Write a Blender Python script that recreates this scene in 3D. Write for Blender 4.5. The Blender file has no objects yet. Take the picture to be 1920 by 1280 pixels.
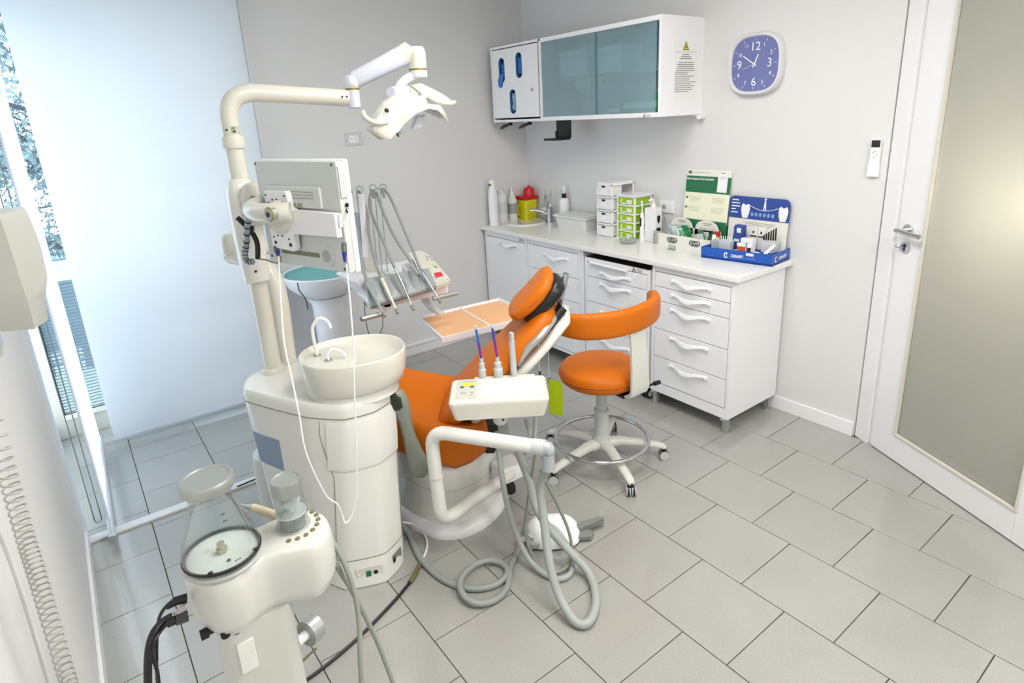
import bpy, bmesh, math, random
from mathutils import Vector, Matrix
random.seed(7)
S = bpy.context.scene
COL = S.collection
# ---------------------------------------------------------------- camera
cam = bpy.data.cameras.new('camera'); camo = bpy.data.objects.new('camera', cam); COL.objects.link(camo)
RM = ((0.7965, -0.6027, -0.0481), (-0.2101, -0.2013, -0.9567), (0.5669, 0.7722, -0.287))
cam.sensor_width = 36; cam.lens = 21.31
cam.shift_x = -0.0027; cam.shift_y = -0.0444
cam.clip_start = .02; cam.clip_end = 200
m3 = Matrix(((RM[0][0], -RM[1][0], -RM[2][0]), (RM[0][1], -RM[1][1], -RM[2][1]), (RM[0][2], -RM[1][2], -RM[2][2])))
camo.matrix_world = Matrix.Translation((-3.188, -4.069, 1.77)) @ m3.to_4x4()
S.camera = camo
# ---------------------------------------------------------------- world, exposure
w = bpy.data.worlds.new('sky'); S.world = w; w.use_nodes = True
bg = w.node_tree.nodes['Background']; bg.inputs[0].default_value = (.93, .96, 1, 1); bg.inputs[1].default_value = 4.5
S.view_settings.view_transform = 'Standard'; S.view_settings.look = 'None'
S.view_settings.gamma = 1; S.view_settings.use_curve_mapping = False
S.view_settings.exposure = .5
def area(name, loc, size, power, color, rot=(0, 0, 0), sy=None):
    l = bpy.data.lights.new(name, 'AREA'); l.energy = power; l.color = color
    l.shape = 'RECTANGLE'; l.size = size; l.size_y = sy or size
    o = bpy.data.objects.new(name, l); COL.objects.link(o); o.location = loc; o.rotation_euler = rot
    return o
WARM = (1, .98, .95)
area('ceiling_lamp', (-1.45, -2.3, 2.66), .58, 11, WARM)
area('ceiling_lamp', (-1.5, -4.6, 2.66), .58, 27, WARM)
area('ceiling_lamp', (-2.15, -3.2, 2.66), .58, 16, (1, .985, .965))
area('corridor_fill', (.55, -3.9, 2.6), .4, 4, (1, .95, .86))  # unseen light added to brighten the frosted door glass from behind
# ---------------------------------------------------------------- helpers
def lin(c): return tuple(((v/255)/12.92 if v/255 <= .04045 else ((v/255+.055)/1.055)**2.4) for v in c)
MT = {}
def mat(name, rgb, rough=.5, metal=0, noise=0, nscale=30, bump=0, coat=0, spec=.5, emit=None, alpha=1, transl=0, rand=0):
    if name in MT: return MT[name]
    m = bpy.data.materials.new(name); m.use_nodes = True; nt = m.node_tree; b = nt.nodes['Principled BSDF']
    c = lin(rgb)+(1,)
    b.inputs['Base Color'].default_value = c; b.inputs['Roughness'].default_value = rough; b.inputs['Metallic'].default_value = metal
    b.inputs['Coat Weight'].default_value = coat; b.inputs['Specular IOR Level'].default_value = spec
    if alpha < 1: b.inputs['Alpha'].default_value = alpha
    if emit: b.inputs['Emission Color'].default_value = lin(emit[0])+(1,); b.inputs['Emission Strength'].default_value = emit[1]
    tc = nt.nodes.new('ShaderNodeTexCoord')
    n = nt.nodes.new('ShaderNodeTexNoise'); n.inputs['Scale'].default_value = nscale; n.inputs['Detail'].default_value = 4
    nt.links.new(tc.outputs['Object'], n.inputs['Vector'])
    mx = nt.nodes.new('ShaderNodeMix'); mx.data_type = 'RGBA'; mx.blend_type = 'MULTIPLY'
    mx.inputs[0].default_value = max(noise, .02)
    mx.inputs[6].default_value = c
    nt.links.new(n.outputs['Fac'], mx.inputs[7]); nt.links.new(mx.outputs[2], b.inputs['Base Color'])
    if bump:
        bp = nt.nodes.new('ShaderNodeBump'); bp.inputs['Strength'].default_value = bump; bp.inputs['Distance'].default_value = .002
        nt.links.new(n.outputs['Fac'], bp.inputs['Height']); nt.links.new(bp.outputs[0], b.inputs['Normal'])
    if transl:
        tr = nt.nodes.new('ShaderNodeBsdfTranslucent'); tr.inputs[0].default_value = c
        ms = nt.nodes.new('ShaderNodeMixShader'); ms.inputs[0].default_value = transl
        nt.links.new(b.outputs[0], ms.inputs[1]); nt.links.new(tr.outputs[0], ms.inputs[2])
        nt.links.new(ms.outputs[0], nt.nodes['Material Output'].inputs[0])
    MT[name] = m; return m
def glassmat(name, rgb, body=.1, rough=.05, gl=.12, tint=None):
    """clear sheet: mostly transparent, some gloss, a little diffuse body of its own colour"""
    if name in MT: return MT[name]
    m = bpy.data.materials.new(name); m.use_nodes = True; nt = m.node_tree; N = nt.nodes; N.remove(N['Principled BSDF'])
    t = N.new('ShaderNodeBsdfTransparent'); t.inputs[0].default_value = tuple(tint or [.5+.5*v for v in lin(rgb)])+(1,)
    d = N.new('ShaderNodeBsdfDiffuse'); d.inputs[0].default_value = lin(rgb)+(1,)
    g = N.new('ShaderNodeBsdfGlossy'); g.inputs['Roughness'].default_value = rough
    lw = N.new('ShaderNodeLayerWeight'); lw.inputs[0].default_value = .25
    ma = N.new('ShaderNodeMath'); ma.operation = 'MULTIPLY_ADD'; ma.inputs[1].default_value = .5; ma.inputs[2].default_value = gl
    a = N.new('ShaderNodeMixShader'); a.inputs[0].default_value = body
    b = N.new('ShaderNodeMixShader')
    L = nt.links
    L.new(t.outputs[0], a.inputs[1]); L.new(d.outputs[0], a.inputs[2]); L.new(lw.outputs['Facing'], ma.inputs[0]); L.new(ma.outputs[0], b.inputs[0])
    L.new(a.outputs[0], b.inputs[1]); L.new(g.outputs[0], b.inputs[2]); L.new(b.outputs[0], N['Material Output'].inputs[0])
    MT[name] = m; return m

MW = {}
def mw(o):
    return MW.get(o.name, Matrix()) if o else Matrix()
def thing(name, label, cat, loc=(0, 0, 0), rot=0, group=None):
    o = bpy.data.objects.new(name, None); COL.objects.link(o); o.empty_display_size = .05
    o.location = loc; o.rotation_euler = (0, 0, rot)
    MW[o.name] = Matrix.Translation(loc) @ Matrix.Rotation(rot, 4, 'Z')
    o['label'] = label; o['category'] = cat
    if group: o['group'] = group
    return o
def tag(o, label, cat, group=None, kind=None):
    o['label'] = label; o['category'] = cat
    if group: o['group'] = group
    if kind: o['kind'] = kind
    return o
def finish(me, ang=38):
    bm = bmesh.new(); bm.from_mesh(me)
    bmesh.ops.recalc_face_normals(bm, faces=bm.faces)
    ca = math.radians(ang)
    for e in bm.edges:
        if len(e.link_faces) == 2 and e.calc_face_angle(0) > ca: e.smooth = False
    for f_ in bm.faces: f_.smooth = True
    bm.to_mesh(me); bm.free()
def obj(name, bm, m, parent=None, world=False, label=None, ang=38):
    """link a bmesh as one mesh object; with world=True its vertices are in world space"""
    me = bpy.data.meshes.new(name)
    if world and parent: bm.transform(mw(parent).inverted())
    bm.to_mesh(me); bm.free(); finish(me, ang)
    me.materials.append(m)
    o = bpy.data.objects.new(name, me); COL.objects.link(o)
    if len(me.polygons) < 4000 and ang >= 38:
        wn = o.modifiers.new('weighted_normal', 'WEIGHTED_NORMAL'); wn.keep_sharp = True
    if parent: o.parent = parent; MW[o.name] = mw(parent)
    if label: o['label'] = label
    return o
def struct(name, bm, m, parent=None):
    o = obj(name, bm, m, parent)
    if not parent: o['kind'] = 'structure'
    return o
def resize(o, x, y, z_): o.scale = (x, y, z_)
def dup(root, loc, rot=None, label=None):
    r = root.copy(); COL.objects.link(r); r.location = loc
    if rot is not None: r.rotation_euler = (0, 0, rot)
    if label: r['label'] = label
    for ch in root.children:
        c = ch.copy(); COL.objects.link(c); c.parent = r
        for g in ch.children:
            d = g.copy(); COL.objects.link(d); d.parent = c
    return r
NB = bmesh.new
def box(bm, x0, x1, y0, y1, z0, z1, r=0, seg=2, M=None):
    vs = [bm.verts.new((x, y, z)) for x in (x0, x1) for y in (y0, y1) for z in (z0, z1)]
    fs = [bm.faces.new([vs[i] for i in q]) for q in ((0, 1, 3, 2), (4, 6, 7, 5), (0, 4, 5, 1), (2, 3, 7, 6), (0, 2, 6, 4), (1, 5, 7, 3))]
    out = vs
    if r:
        es = list({e for f_ in fs for e in f_.edges})
        q = bmesh.ops.bevel(bm, geom=es, offset=r, segments=seg, profile=.5, affect='EDGES', clamp_overlap=True)
        out = list({v for f_ in q['faces'] for v in f_.verts} | {v for v in vs if v.is_valid})
    if M is not None: bmesh.ops.transform(bm, matrix=M, verts=out)
    return out
def cr(pts, n=6, closed=False):
    """Catmull-Rom resampling"""
    P = [Vector(p) for p in pts]; out = []; L = len(P)
    rng = range(L if closed else L-1)
    for i in rng:
        if closed: a, b, c, d = P[i-1], P[i], P[(i+1) % L], P[(i+2) % L]
        else: a, b, c, d = P[max(i-1, 0)], P[i], P[i+1], P[min(i+2, L-1)]
        for k in range(n):
            t = k/n
            out.append(.5*((2*b)+(c-a)*t+(2*a-5*b+4*c-d)*t*t+(3*b-a-3*c+d)*t*t*t))
    if not closed: out.append(P[-1])
    return out
def tube(bm, pts, r, seg=10, closed=False, caps=True):
    P = [Vector(p) for p in pts]; n = len(P)
    rs = r if isinstance(r, (list, tuple)) else [r]*n
    if len(rs) != n: rs = [rs[0]+(rs[-1]-rs[0])*i/(n-1) for i in range(n)]
    T = []
    for i in range(n):
        if closed: t = P[(i+1) % n]-P[i-1]
        else: t = P[min(i+1, n-1)]-P[max(i-1, 0)]
        T.append(t.normalized() if t.length > 1e-9 else Vector((0, 0, 1)))
    up = Vector((0, 0, 1)) if abs(T[0].z) < .9 else Vector((1, 0, 0))
    N = (up-T[0]*up.dot(T[0])).normalized(); rings = []
    for i in range(n):
        N = (N-T[i]*N.dot(T[i])).normalized(); B_ = T[i].cross(N)
        rings.append([bm.verts.new(P[i]+(N*math.cos(2*math.pi*k/seg)+B_*math.sin(2*math.pi*k/seg))*rs[i]) for k in range(seg)])
    for i in range(n if closed else n-1):
        a, b = rings[i], rings[(i+1) % n]
        for k in range(seg): bm.faces.new((a[k], a[(k+1) % seg], b[(k+1) % seg], b[k]))
    if caps and not closed:
        bm.faces.new(rings[0][::-1]); bm.faces.new(rings[-1])
def loft(bm, rings, caps=True, closed=False):
    R_ = [[bm.verts.new(p) for p in r] for r in rings]; n = len(R_[0])
    for i in range(len(R_) if closed else len(R_)-1):
        a, b = R_[i], R_[(i+1) % len(R_)]
        for k in range(n): bm.faces.new((a[k], a[(k+1) % n], b[(k+1) % n], b[k]))
    if caps and not closed: bm.faces.new(R_[0][::-1]); bm.faces.new(R_[-1])
def lathe(bm, prof, c=(0, 0, 0), seg=28, ex=1, ey=1, rot=0, M=None):
    c = Vector(c); new = []; rings = []
    for r, z in prof:
        if r <= 1e-6: rings.append([bm.verts.new(c+Vector((0, 0, z)))])
        else:
            ring = []
            for k in range(seg):
                a = 2*math.pi*k/seg; x, y = r*ex*math.cos(a), r*ey*math.sin(a)
                ring.append(bm.verts.new(c+Vector((x*math.cos(rot)-y*math.sin(rot), x*math.sin(rot)+y*math.cos(rot), z))))
            rings.append(ring)
        new += rings[-1]
    for a, b in zip(rings, rings[1:]):
        if len(a) == 1 and len(b) == 1: continue
        for k in range(seg):
            if len(a) == 1: bm.faces.new((a[0], b[k], b[(k+1) % seg]))
            elif len(b) == 1: bm.faces.new((a[k], a[(k+1) % seg], b[0]))
            else: bm.faces.new((a[k], a[(k+1) % seg], b[(k+1) % seg], b[k]))
    if len(rings[0]) > 1: bm.faces.new(rings[0][::-1])
    if len(rings[-1]) > 1: bm.faces.new(rings[-1])
    if M is not None: bmesh.ops.transform(bm, matrix=M, verts=new)
def prism(bm, poly, a0, a1, axis='z', r=0, seg=2, M=None):
    def P(u, v, a): return {'z': (u, v, a), 'x': (a, u, v), 'y': (u, a, v)}[axis]
    A = [bm.verts.new(P(u, v, a0)) for u, v in poly]; B_ = [bm.verts.new(P(u, v, a1)) for u, v in poly]; n = len(poly)
    fa, fb = bm.faces.new(A[::-1]), bm.faces.new(B_)
    for k in range(n): bm.faces.new((A[k], A[(k+1) % n], B_[(k+1) % n], B_[k]))
    out = A+B_
    if r:
        es = list(set(fa.edges) | set(fb.edges))
        q = bmesh.ops.bevel(bm, geom=es, offset=r, segments=seg, profile=.5, affect='EDGES', clamp_overlap=True)
        out = list({v for f_ in q['faces'] for v in f_.verts} | {v for v in out if v.is_valid})
    if M is not None: bmesh.ops.transform(bm, matrix=M, verts=out)
def rrect(x0, x1, y0, y1, r, n=5):
    out = []
    for cx, cy, a0 in ((x1-r, y1-r, 0), (x0+r, y1-r, 90), (x0+r, y0+r, 180), (x1-r, y0+r, 270)):
        for k in range(n+1):
            a = math.radians(a0+90*k/n); out.append((cx+r*math.cos(a), cy+r*math.sin(a)))
    return out
def sring(c, u, v, a, b, e=2.6, n=24):
    c, u, v = Vector(c), Vector(u), Vector(v); out = []
    for k in range(n):
        t = 2*math.pi*k/n; ct, st = math.cos(t), math.sin(t)
        out.append(c+u*a*math.copysign(abs(ct)**(2/e), ct)+v*b*math.copysign(abs(st)**(2/e), st))
    return out
def one(fn, *a, **k):
    bm = NB(); fn(bm, *a, **k); return bm
def cyl(bm, a, b, r, seg=16): tube(bm, [a, b], r, seg)
def text(s, M, size, m, parent, name='lettering', depth=.0004, align='CENTER', sx=1, bold=0):
    cu = bpy.data.curves.new('t', 'FONT'); cu.body = s; cu.size = size; cu.align_x = align; cu.align_y = 'CENTER'; cu.extrude = depth; cu.resolution_u = 3; cu.offset = bold
    to = bpy.data.objects.new('t', cu); COL.objects.link(to)
    dg = bpy.context.evaluated_depsgraph_get(); me = bpy.data.meshes.new_from_object(to.evaluated_get(dg))
    bpy.data.objects.remove(to); bpy.data.curves.remove(cu)
    me.transform(M @ Matrix.Diagonal((sx, 1, 1, 1)))
    me.materials.clear(); me.materials.append(m); me.name = name
    o = bpy.data.objects.new(name, me); COL.objects.link(o)
    if parent:
        o.parent = parent; MW[o.name] = mw(parent)
    return o
def basis(o, x, y):
    """matrix whose local x,y axes are the given directions, at o"""
    x, y = Vector(x).normalized(), Vector(y).normalized(); z = x.cross(y)
    return Matrix((( x.x, y.x, z.x, o[0]), (x.y, y.y, z.y, o[1]), (x.z, y.z, z.z, o[2]), (0, 0, 0, 1)))

# ---------------------------------------------------------------- materials
wall = mat('wall_paint', (224, 224, 224), .75, noise=.04, nscale=120, bump=.05)
wallL = wall
ceilm = mat('ceiling_paint', (235, 234, 230), .85)
white = mat('white_lacquer', (243, 243, 246), .3, coat=.2)
cream = mat('unit_plastic', (228, 228, 222), .25, coat=.4)
ivory = mat('ivory_plastic', (220, 218, 206), .28, coat=.4)
gplas = mat('light_grey_plastic', (196, 201, 200), .4)
mgrey = mat('mid_grey_plastic', (150, 158, 160), .4)
dgrey = mat('dark_grey_plastic', (90, 96, 98), .4)
hose = mat('grey_hose', (148, 154, 150), .5)
black = mat('black_plastic', (14, 14, 16), .4)
chrome = mat('chrome', (205, 205, 208), .14, 1)
alu = mat('brushed_aluminium', (178, 182, 180), .42, .65)
orange = mat('orange_leatherette', (204, 106, 4), .42, bump=.25, nscale=400, spec=.28, noise=.06)
grout = mat('grout', (92, 92, 70), .9, noise=.3, nscale=8)
blue = mat('display_blue', (18, 84, 178), .35)
navy = mat('navy_blue', (40, 70, 150), .4)
paper = mat('white_card', (236, 234, 226), .6)
green = mat('dark_green_print', (30, 112, 72), .5)
lime = mat('lime_plastic', (158, 200, 20), .35, coat=.3)
yellow = mat('yellow_plastic', (222, 212, 30), .35)
red = mat('red_plastic', (205, 22, 34), .35)
teal = mat('teal_cloth', (120, 190, 190), .6)
peach = mat('peach_tray_liner', (246, 190, 140), .5)
framec = mat('window_frame_pvc', (206, 203, 192), .5)
ink = mat('black_ink', (30, 30, 32), .6)
gink = mat('grey_ink', (150, 150, 148), .7)
wink = mat('white_ink', (240, 240, 242), .5)
cgl = glassmat('clear_glass', (215, 226, 224), .03, .03, .05)
# tile
tm = bpy.data.materials.new('stone_tile'); tm.use_nodes = True; nt = tm.node_tree; b = nt.nodes['Principled BSDF']
geo = nt.nodes.new('ShaderNodeNewGeometry')
n1 = nt.nodes.new('ShaderNodeTexNoise'); n1.inputs['Scale'].default_value = 330; n1.inputs['Detail'].default_value = 3
n2 = nt.nodes.new('ShaderNodeTexNoise'); n2.inputs['Scale'].default_value = 5; n2.inputs['Detail'].default_value = 3
rp = nt.nodes.new('ShaderNodeValToRGB'); e = rp.color_ramp.elements
e[0].position = .3; e[0].color = lin((148, 147, 143))+(1,); e[1].position = .56; e[1].color = lin((175, 175, 170))+(1,)
mx = nt.nodes.new('ShaderNodeMix'); mx.data_type = 'RGBA'; mx.blend_type = 'MULTIPLY'; mx.inputs[0].default_value = .14
oi = nt.nodes.new('ShaderNodeObjectInfo'); mx2 = nt.nodes.new('ShaderNodeMix'); mx2.data_type = 'RGBA'; mx2.blend_type = 'MULTIPLY'; mx2.inputs[0].default_value = .05
for a_, b_ in ((geo.outputs['Position'], n1.inputs['Vector']), (geo.outputs['Position'], n2.inputs['Vector']), (n1.outputs['Fac'], rp.inputs[0]),
    (rp.outputs[0], mx.inputs[6]), (n2.outputs['Fac'], mx.inputs[7]), (mx.outputs[2], mx2.inputs[6]), (oi.outputs['Random'], mx2.inputs[7]), (mx2.outputs[2], b.inputs['Base Color'])):
    nt.links.new(a_, b_)
b.inputs['Roughness'].default_value = .3; b.inputs['Specular IOR Level'].default_value = .7; b.inputs['Coat Weight'].default_value = .9; b.inputs['Coat Roughness'].default_value = .1
MT['tile'] = tm
# ================================================================ the room
def bx(*a, **k): return one(box, *a, **k)
XL, YF = -3.41, -5.35
fl = struct('floor', bx(-3.66, .2, YF-.1, .36, -.12, -.004), grout)
# tiles: rows along y, half bond
tiles = {}
RW, TL, PH = .35, 0.3524, 0.2185
J = .0016
TL_ = TL
for r in range(-1, 11):
    xa, xb = -r*RW-.355+0.0, -(r-1)*RW-.355
    for n in range(-8, 14):
        y1 = -((n+(.5 if r % 2 else 0)+PH)*TL_)-1.705; y0 = y1-TL_
        a, b_, c, d = max(xa, -3.52), min(xb, 0.0), max(y0, YF), min(y1, .3)
        if b_-a < .02 or d-c < .02: continue
        if b_+(-1*(c+2.78))*.5 > 0.62 and c < -2.78: continue        # behind the angled door wall
        w_, h_ = b_-a-2*J, d-c-2*J
        key = (round(w_, 3), round(h_, 3))
        if key not in tiles:
            bm = NB(); box(bm, 0, w_, 0, h_, -.004, 0, r=.0009, seg=1)
            o = obj('tile', bm, MT['tile'], fl); tiles[key] = o.data
        else:
            o = bpy.data.objects.new('tile', tiles[key]); COL.objects.link(o); o.parent = fl
        o.location = (a+J, c+J, 0)
H = 2.72
struct('ceiling', bx(-3.66, .3, YF-.1, .36, H, H+.1), ceilm)
struct('wall_back', bx(-2.18, .12, 0, .36, 0, H), wall)
struct('trim_1', bx(-3.66, -2.18, 0, .36, 2.5, H), wall)
struct('wall_left', bx(XL-.25, XL, YF, -.99, 0, H, r=.004), wallL)
struct('wall_alcove', bx(-3.66, -3.52, -.99, .36, 2.5, H), wall)
struct('wall_right', bx(0, .12, -2.78, 0, 0, H), wall)
struct('wall_front', bx(-3.66, .3, YF-.1, YF, 0, H), wall)
# baseboards
struct('baseboard_back', bx(-2.18, 0, -.014, 0, 0, .075, r=.003), white)
struct('trim_2', bx(-2.18, -1.0, -.026, -.001, .076, .098, r=.004), white)
struct('baseboard_right', bx(-.013, 0, -2.775, 0, 0, .083, r=.003), white)
struct('baseboard_left', bx(XL, XL+.014, YF, -.99, 0, .075, r=.003), white)
struct('trim_3', bx(XL-.006, XL+.012, -1.02, -.965, 0, H, r=.003), mat('corner_trim', (214, 222, 232), .4))
struct('trim_4', bx(-3.5, -2.46, -1.02, -.965, 0, .012, r=.003), mat('threshold', (222, 224, 222), .35))
# ---------------------------------------------------------------- angled wall with the door (local x along the wall, -y towards the room)
DA = -2.035; DOO = (-.033, -2.884, 0)
def drw(bm):
    bmesh.ops.transform(bm, matrix=Matrix.Translation(DOO) @ Matrix.Rotation(DA, 4, 'Z'), verts=bm.verts); return bm
LW, LH = .94, 2.42
struct('trim_5', drw(bx(-.108, -.022, -.008, .12, 0, LH+.05, r=.003)), white)
struct('trim_6', drw(bx(-.024, -.004, .012, .1, 0, LH, r=.002)), white)
struct('trim_7', drw(bx(LW+.01, LW+.1, -.008, .12, 0, LH+.05, r=.003)), white)
struct('trim_8', drw(bx(-.108, LW+.1, -.008, .12, LH+.01, LH+.1, r=.003)), white)
struct('wall_door', drw(bx(LW+.1, 2.85, 0, .12, 0, H)), wall)
struct('trim_9', drw(bx(-.11, LW+.1, 0, .12, LH+.1, H)), wall)
# corridor beyond the frosted door
bmc = NB()
for a in ((-.5, 2.0, 1.5, 1.6, 0, H), (-.6, -.5, .13, 1.6, 0, H), (2.0, 2.1, .13, 1.6, 0, H), (-.6, 2.1, .13, 1.6, H, H+.1), (-.6, 2.1, .13, 1.6, -.1, 0)): box(bmc, *a)
struct('wall_corridor', drw(bmc), wall)
dr = drt = bpy.data.objects.new('door_1', None); COL.objects.link(drt); drt.location = DOO; drt.rotation_euler = (0, 0, DA); drt['kind'] = 'structure'
drt['label'] = 'white door with a tall frosted glass pane set in the angled wall'
MW['door_1'] = Matrix.Translation(DOO) @ Matrix.Rotation(DA, 4, 'Z')
def doorglass():
    m = mat('frosted_door_glass', (198, 199, 192), .42, spec=.5, transl=.25); b_ = m.node_tree.nodes['Principled BSDF']; b_.inputs['Transmission Weight'].default_value = .4; return m
g0, g1, gz0, gz1 = .14, .775, .143, 2.3
bm = NB()
box(bm, 0, g0, 0, .04, .006, LH, r=.002); box(bm, g1, LW, 0, .04, .006, LH, r=.002); box(bm, g0, g1, 0, .04, .006, gz0, r=.002); box(bm, g0, g1, 0, .04, gz1, LH, r=.002)
obj('door_leaf', bm, white, dr)
bm = NB()
for a in ((g0-.004, g0+.008, gz0, gz1), (g1-.008, g1+.004, gz0, gz1), (g0, g1, gz0-.004, gz0+.008), (g0, g1, gz1-.008, gz1+.004)): box(bm, a[0], a[1], -.006, .01, a[2], a[3], r=.002)
obj('glazing_bead', bm, ivory, dr)
obj('glass_pane', bx(g0, g1, .012, .02, gz0, gz1), doorglass(), dr)
bm = NB(); tube(bm, [(.055, 0, 1.165), (.055, -.012, 1.165)], .027, 24)
h_ = obj('handle_rose', bm, chrome, dr)
bm = NB(); tube(bm, [(.055, -.01, 1.165), (.055, -.05, 1.165)], .011, 14); tube(bm, cr([(.035, -.052, 1.165), (.06, -.056, 1.165), (.10, -.055, 1.160), (.165, -.048, 1.155)], 5), .0115, 12)
obj('door_handle', bm, chrome, dr)
bm = NB(); tube(bm, [(.052, 0, 1.083), (.052, -.01, 1.083)], .026, 24)
k_ = obj('keyhole_rose', bm, chrome, dr)
bm = NB(); box(bm, .047, .057, -.0115, -.0095, 1.066, 1.10, r=.001); box(bm, .04, .064, -.012, -.0095, 1.087, 1.093)
obj('keyhole', bm, ink, k_)
bm = NB(); tube(bm, cr([(.032, -.012, 1.083), (.02, -.02, 1.088), (.008, -.02, 1.083), (.02, -.02, 1.076), (.032, -.012, 1.083)], 4), .0025, 8)
obj('key', bm, chrome, k_)
gl_ = thing('door_glow_helper', 'unseen glowing globe added behind the frosted door glass for its bright spot', 'lamp', (.06, -3.50, 1.33))  # made-up globe and stem, added so the pane shows a bright spot
bm = NB(); bmesh.ops.create_uvsphere(bm, u_segments=20, v_segments=12, radius=.12); obj('globe', bm, mat('added_glow', (255, 244, 220), .5, emit=((255, 244, 226), 36)), gl_)
bm = NB(); tube(bm, [(0, 0, .08), (0, 0, H-1.33)], .004, 6); obj('glow_stem', bm, white, gl_)
# ---------------------------------------------------------------- window in the alcove
wt = bpy.data.objects.new('window_1', None); COL.objects.link(wt); wt['kind'] = 'structure'
wt['label'] = 'tall two part window with a ribbed lower pane behind the roller blinds'
WY0, WY1 = .27, .33
bm = NB()
for a in ((-3.52, -3.432), (-2.87, -2.8), (-2.26, -2.18)): box(bm, a[0], a[1], WY0, WY1, 0, 2.5, r=.004)
for a in ((0, .148), (.965, 1.072), (2.42, 2.5)): box(bm, -3.432, -2.26, WY0+.002, WY1, a[0], a[1], r=.004)
obj('window_frame', bm, framec, wt)
obj('window_sill', bx(-3.432, -2.26, WY0-.008, WY0+.02, .12, .15, r=.003), mat('cream_bead', (236, 234, 226), .4), wt)
bm = NB(); box(bm, -3.432, -2.26, WY0-.008, WY0+.02, 1.066, 1.082, r=.003); obj('glazing_bead', bm, MT['cream_bead'], wt)
bm = NB(); tube(bm, [(-3.43, WY0+.01, .15), (-2.26, WY0+.01, .15)], .004, 6); tube(bm, [(-3.43, WY0+.01, .15), (-3.43, WY0+.01, .965)], .004, 6); obj('gasket', bm, black, wt)
for x0, x1 in ((-3.43, -2.87), (-2.8, -2.26)):
    obj('glass_pane', bx(x0, x1, .298, .304, 1.075, 2.42), glassmat('window_glass', (226, 240, 246), .02, .02, .03), wt)
    obj('glass_pane', bx(x0, x1, .298, .304, .148, .965), glassmat('ribbed_glass', (196, 214, 220), .3, .25, .06), wt, label='ribbed lower glass pane')
    bm = NB()
    for k in range(40): tube(bm, [(x0, .292, .16+.02*k), (x1, .292, .16+.02*k)], .0035, 5)
    o = obj('glass_rib', bm, glassmat('rib_glass', (150, 176, 190), .35, .2, .1), wt); o['kind'] = 'stuff'
wt2 = bpy.data.objects.new('window_2', None); COL.objects.link(wt2); wt2['kind'] = 'structure'
wt2['label'] = 'side window of the alcove behind the narrow blind'
bm = NB()
for a in ((-.99, -.92), (-.36, -.30), (.27, .36)): box(bm, -3.60, -3.53, a[0], a[1], 0, 2.5, r=.004)
for a in ((0, .1), (2.42, 2.5)): box(bm, -3.60, -3.532, -.92, .27, a[0], a[1], r=.004)
obj('window_frame', bm, framec, wt2)
for y0_, y1_ in ((-.92, -.36), (-.30, .27)): obj('glass_pane', bx(-3.568, -3.562, y0_, y1_, .1, 2.42), MT['window_glass'], wt2)
# outdoors
struct('trim_10', bx(-9, 2, .36, 11, -.6, -.2), mat('terrace_slab', (170, 180, 170), .9))
rl = thing('balcony_railing', 'grey metal mesh railing outside behind the ribbed window pane', 'railing', (-3.1, .78, -.2))
bm = NB()
for k in range(21): box(bm, -3.75+.03*k, -3.742+.03*k, .775, .785, .25, 1.0)
obj('vertical_wires', bm, mat('railing_blue_grey', (72, 104, 128), .5), rl, world=True)['kind'] = 'stuff'
bm = NB()
for k in range(22): box(bm, -3.76, -3.1, .768, .774, .32+.03*k, .332+.03*k)
obj('horizontal_wires', bm, MT['railing_blue_grey'], rl, world=True)['kind'] = 'stuff'
bm = NB(); box(bm, -3.77, -3.1, .76, .80, .98, 1.02); box(bm, -3.77, -3.1, .79, .80, .42, .98); obj('backing_panel', bm, mat('railing_panel', (84, 120, 150), .6), rl, world=True)
bm = NB(); box(bm, -3.77, -3.73, .76, .80, -.2, 1.02); box(bm, -3.14, -3.1, .76, .80, -.2, 1.02); obj('post', bm, MT['railing_blue_grey'], rl, world=True)
bark = mat('bark', (60, 68, 86), .9, noise=.5, nscale=14)
def tree(name, label, base, h, seed, foliage, lean=.3):
    rnd = random.Random(seed)
    t = thing(name, label, 'tree', base)
    bm = NB(); tube(bm, cr([(0, 0, 0), (lean*.3, .1, h*.35), (lean, 0, h*.7), (lean*1.3, .1, h)], 5), [.10]*5+[.08]*5+[.05]*5+[.03], 8)
    obj('trunk', bm, bark, t)
    bm = NB(); tips = []
    for k in range(22):
        a = rnd.uniform(0, 6.28); z = rnd.uniform(.25, .95)*h; l = rnd.uniform(.5, 1.3)
        p = Vector((lean*z/h, .05, z)); q = p+Vector((math.cos(a)*l*.5, math.sin(a)*l*.4, rnd.uniform(-.1, .35))); s_ = q+Vector((math.cos(a+.5)*l*.5, math.sin(a+.5)*l*.4, rnd.uniform(-.15, .3)))
        tube(bm, cr([p, q, s_], 4), [.026, .022, .02, .017, .015, .012, .01, .008, .006], 6); tips += [p.lerp(q, .5), q, q.lerp(s_, .5), s_]
        for j in range(7):
            u = q.lerp(s_, rnd.random()); v = u+Vector((rnd.uniform(-.35, .35), rnd.uniform(-.3, .3), rnd.uniform(-.3, .3)))
            tube(bm, cr([u, u.lerp(v, .5)+Vector((rnd.uniform(-.05, .05), 0, rnd.uniform(-.06, .06))), v], 3), .004, 4); tips.append(v)
    obj('branches', bm, bark, t)['kind'] = 'stuff'
    bm = NB()
    for p in tips:
        for j in range(22):
            c = p+Vector((rnd.gauss(0, .14), rnd.gauss(0, .14), rnd.gauss(0, .12))); a = Vector((rnd.uniform(-1, 1), rnd.uniform(-1, 1), rnd.uniform(-1, 1))).normalized()
            b_ = a.orthogonal().normalized(); s_ = rnd.uniform(.014, .034)
            bm.faces.new([bm.verts.new(c+a*s_*1.6), bm.verts.new(c+b_*s_*.7), bm.verts.new(c-a*s_*1.6), bm.verts.new(c-b_*s_*.7)])
    obj('foliage', bm, foliage, t)['kind'] = 'stuff'
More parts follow.
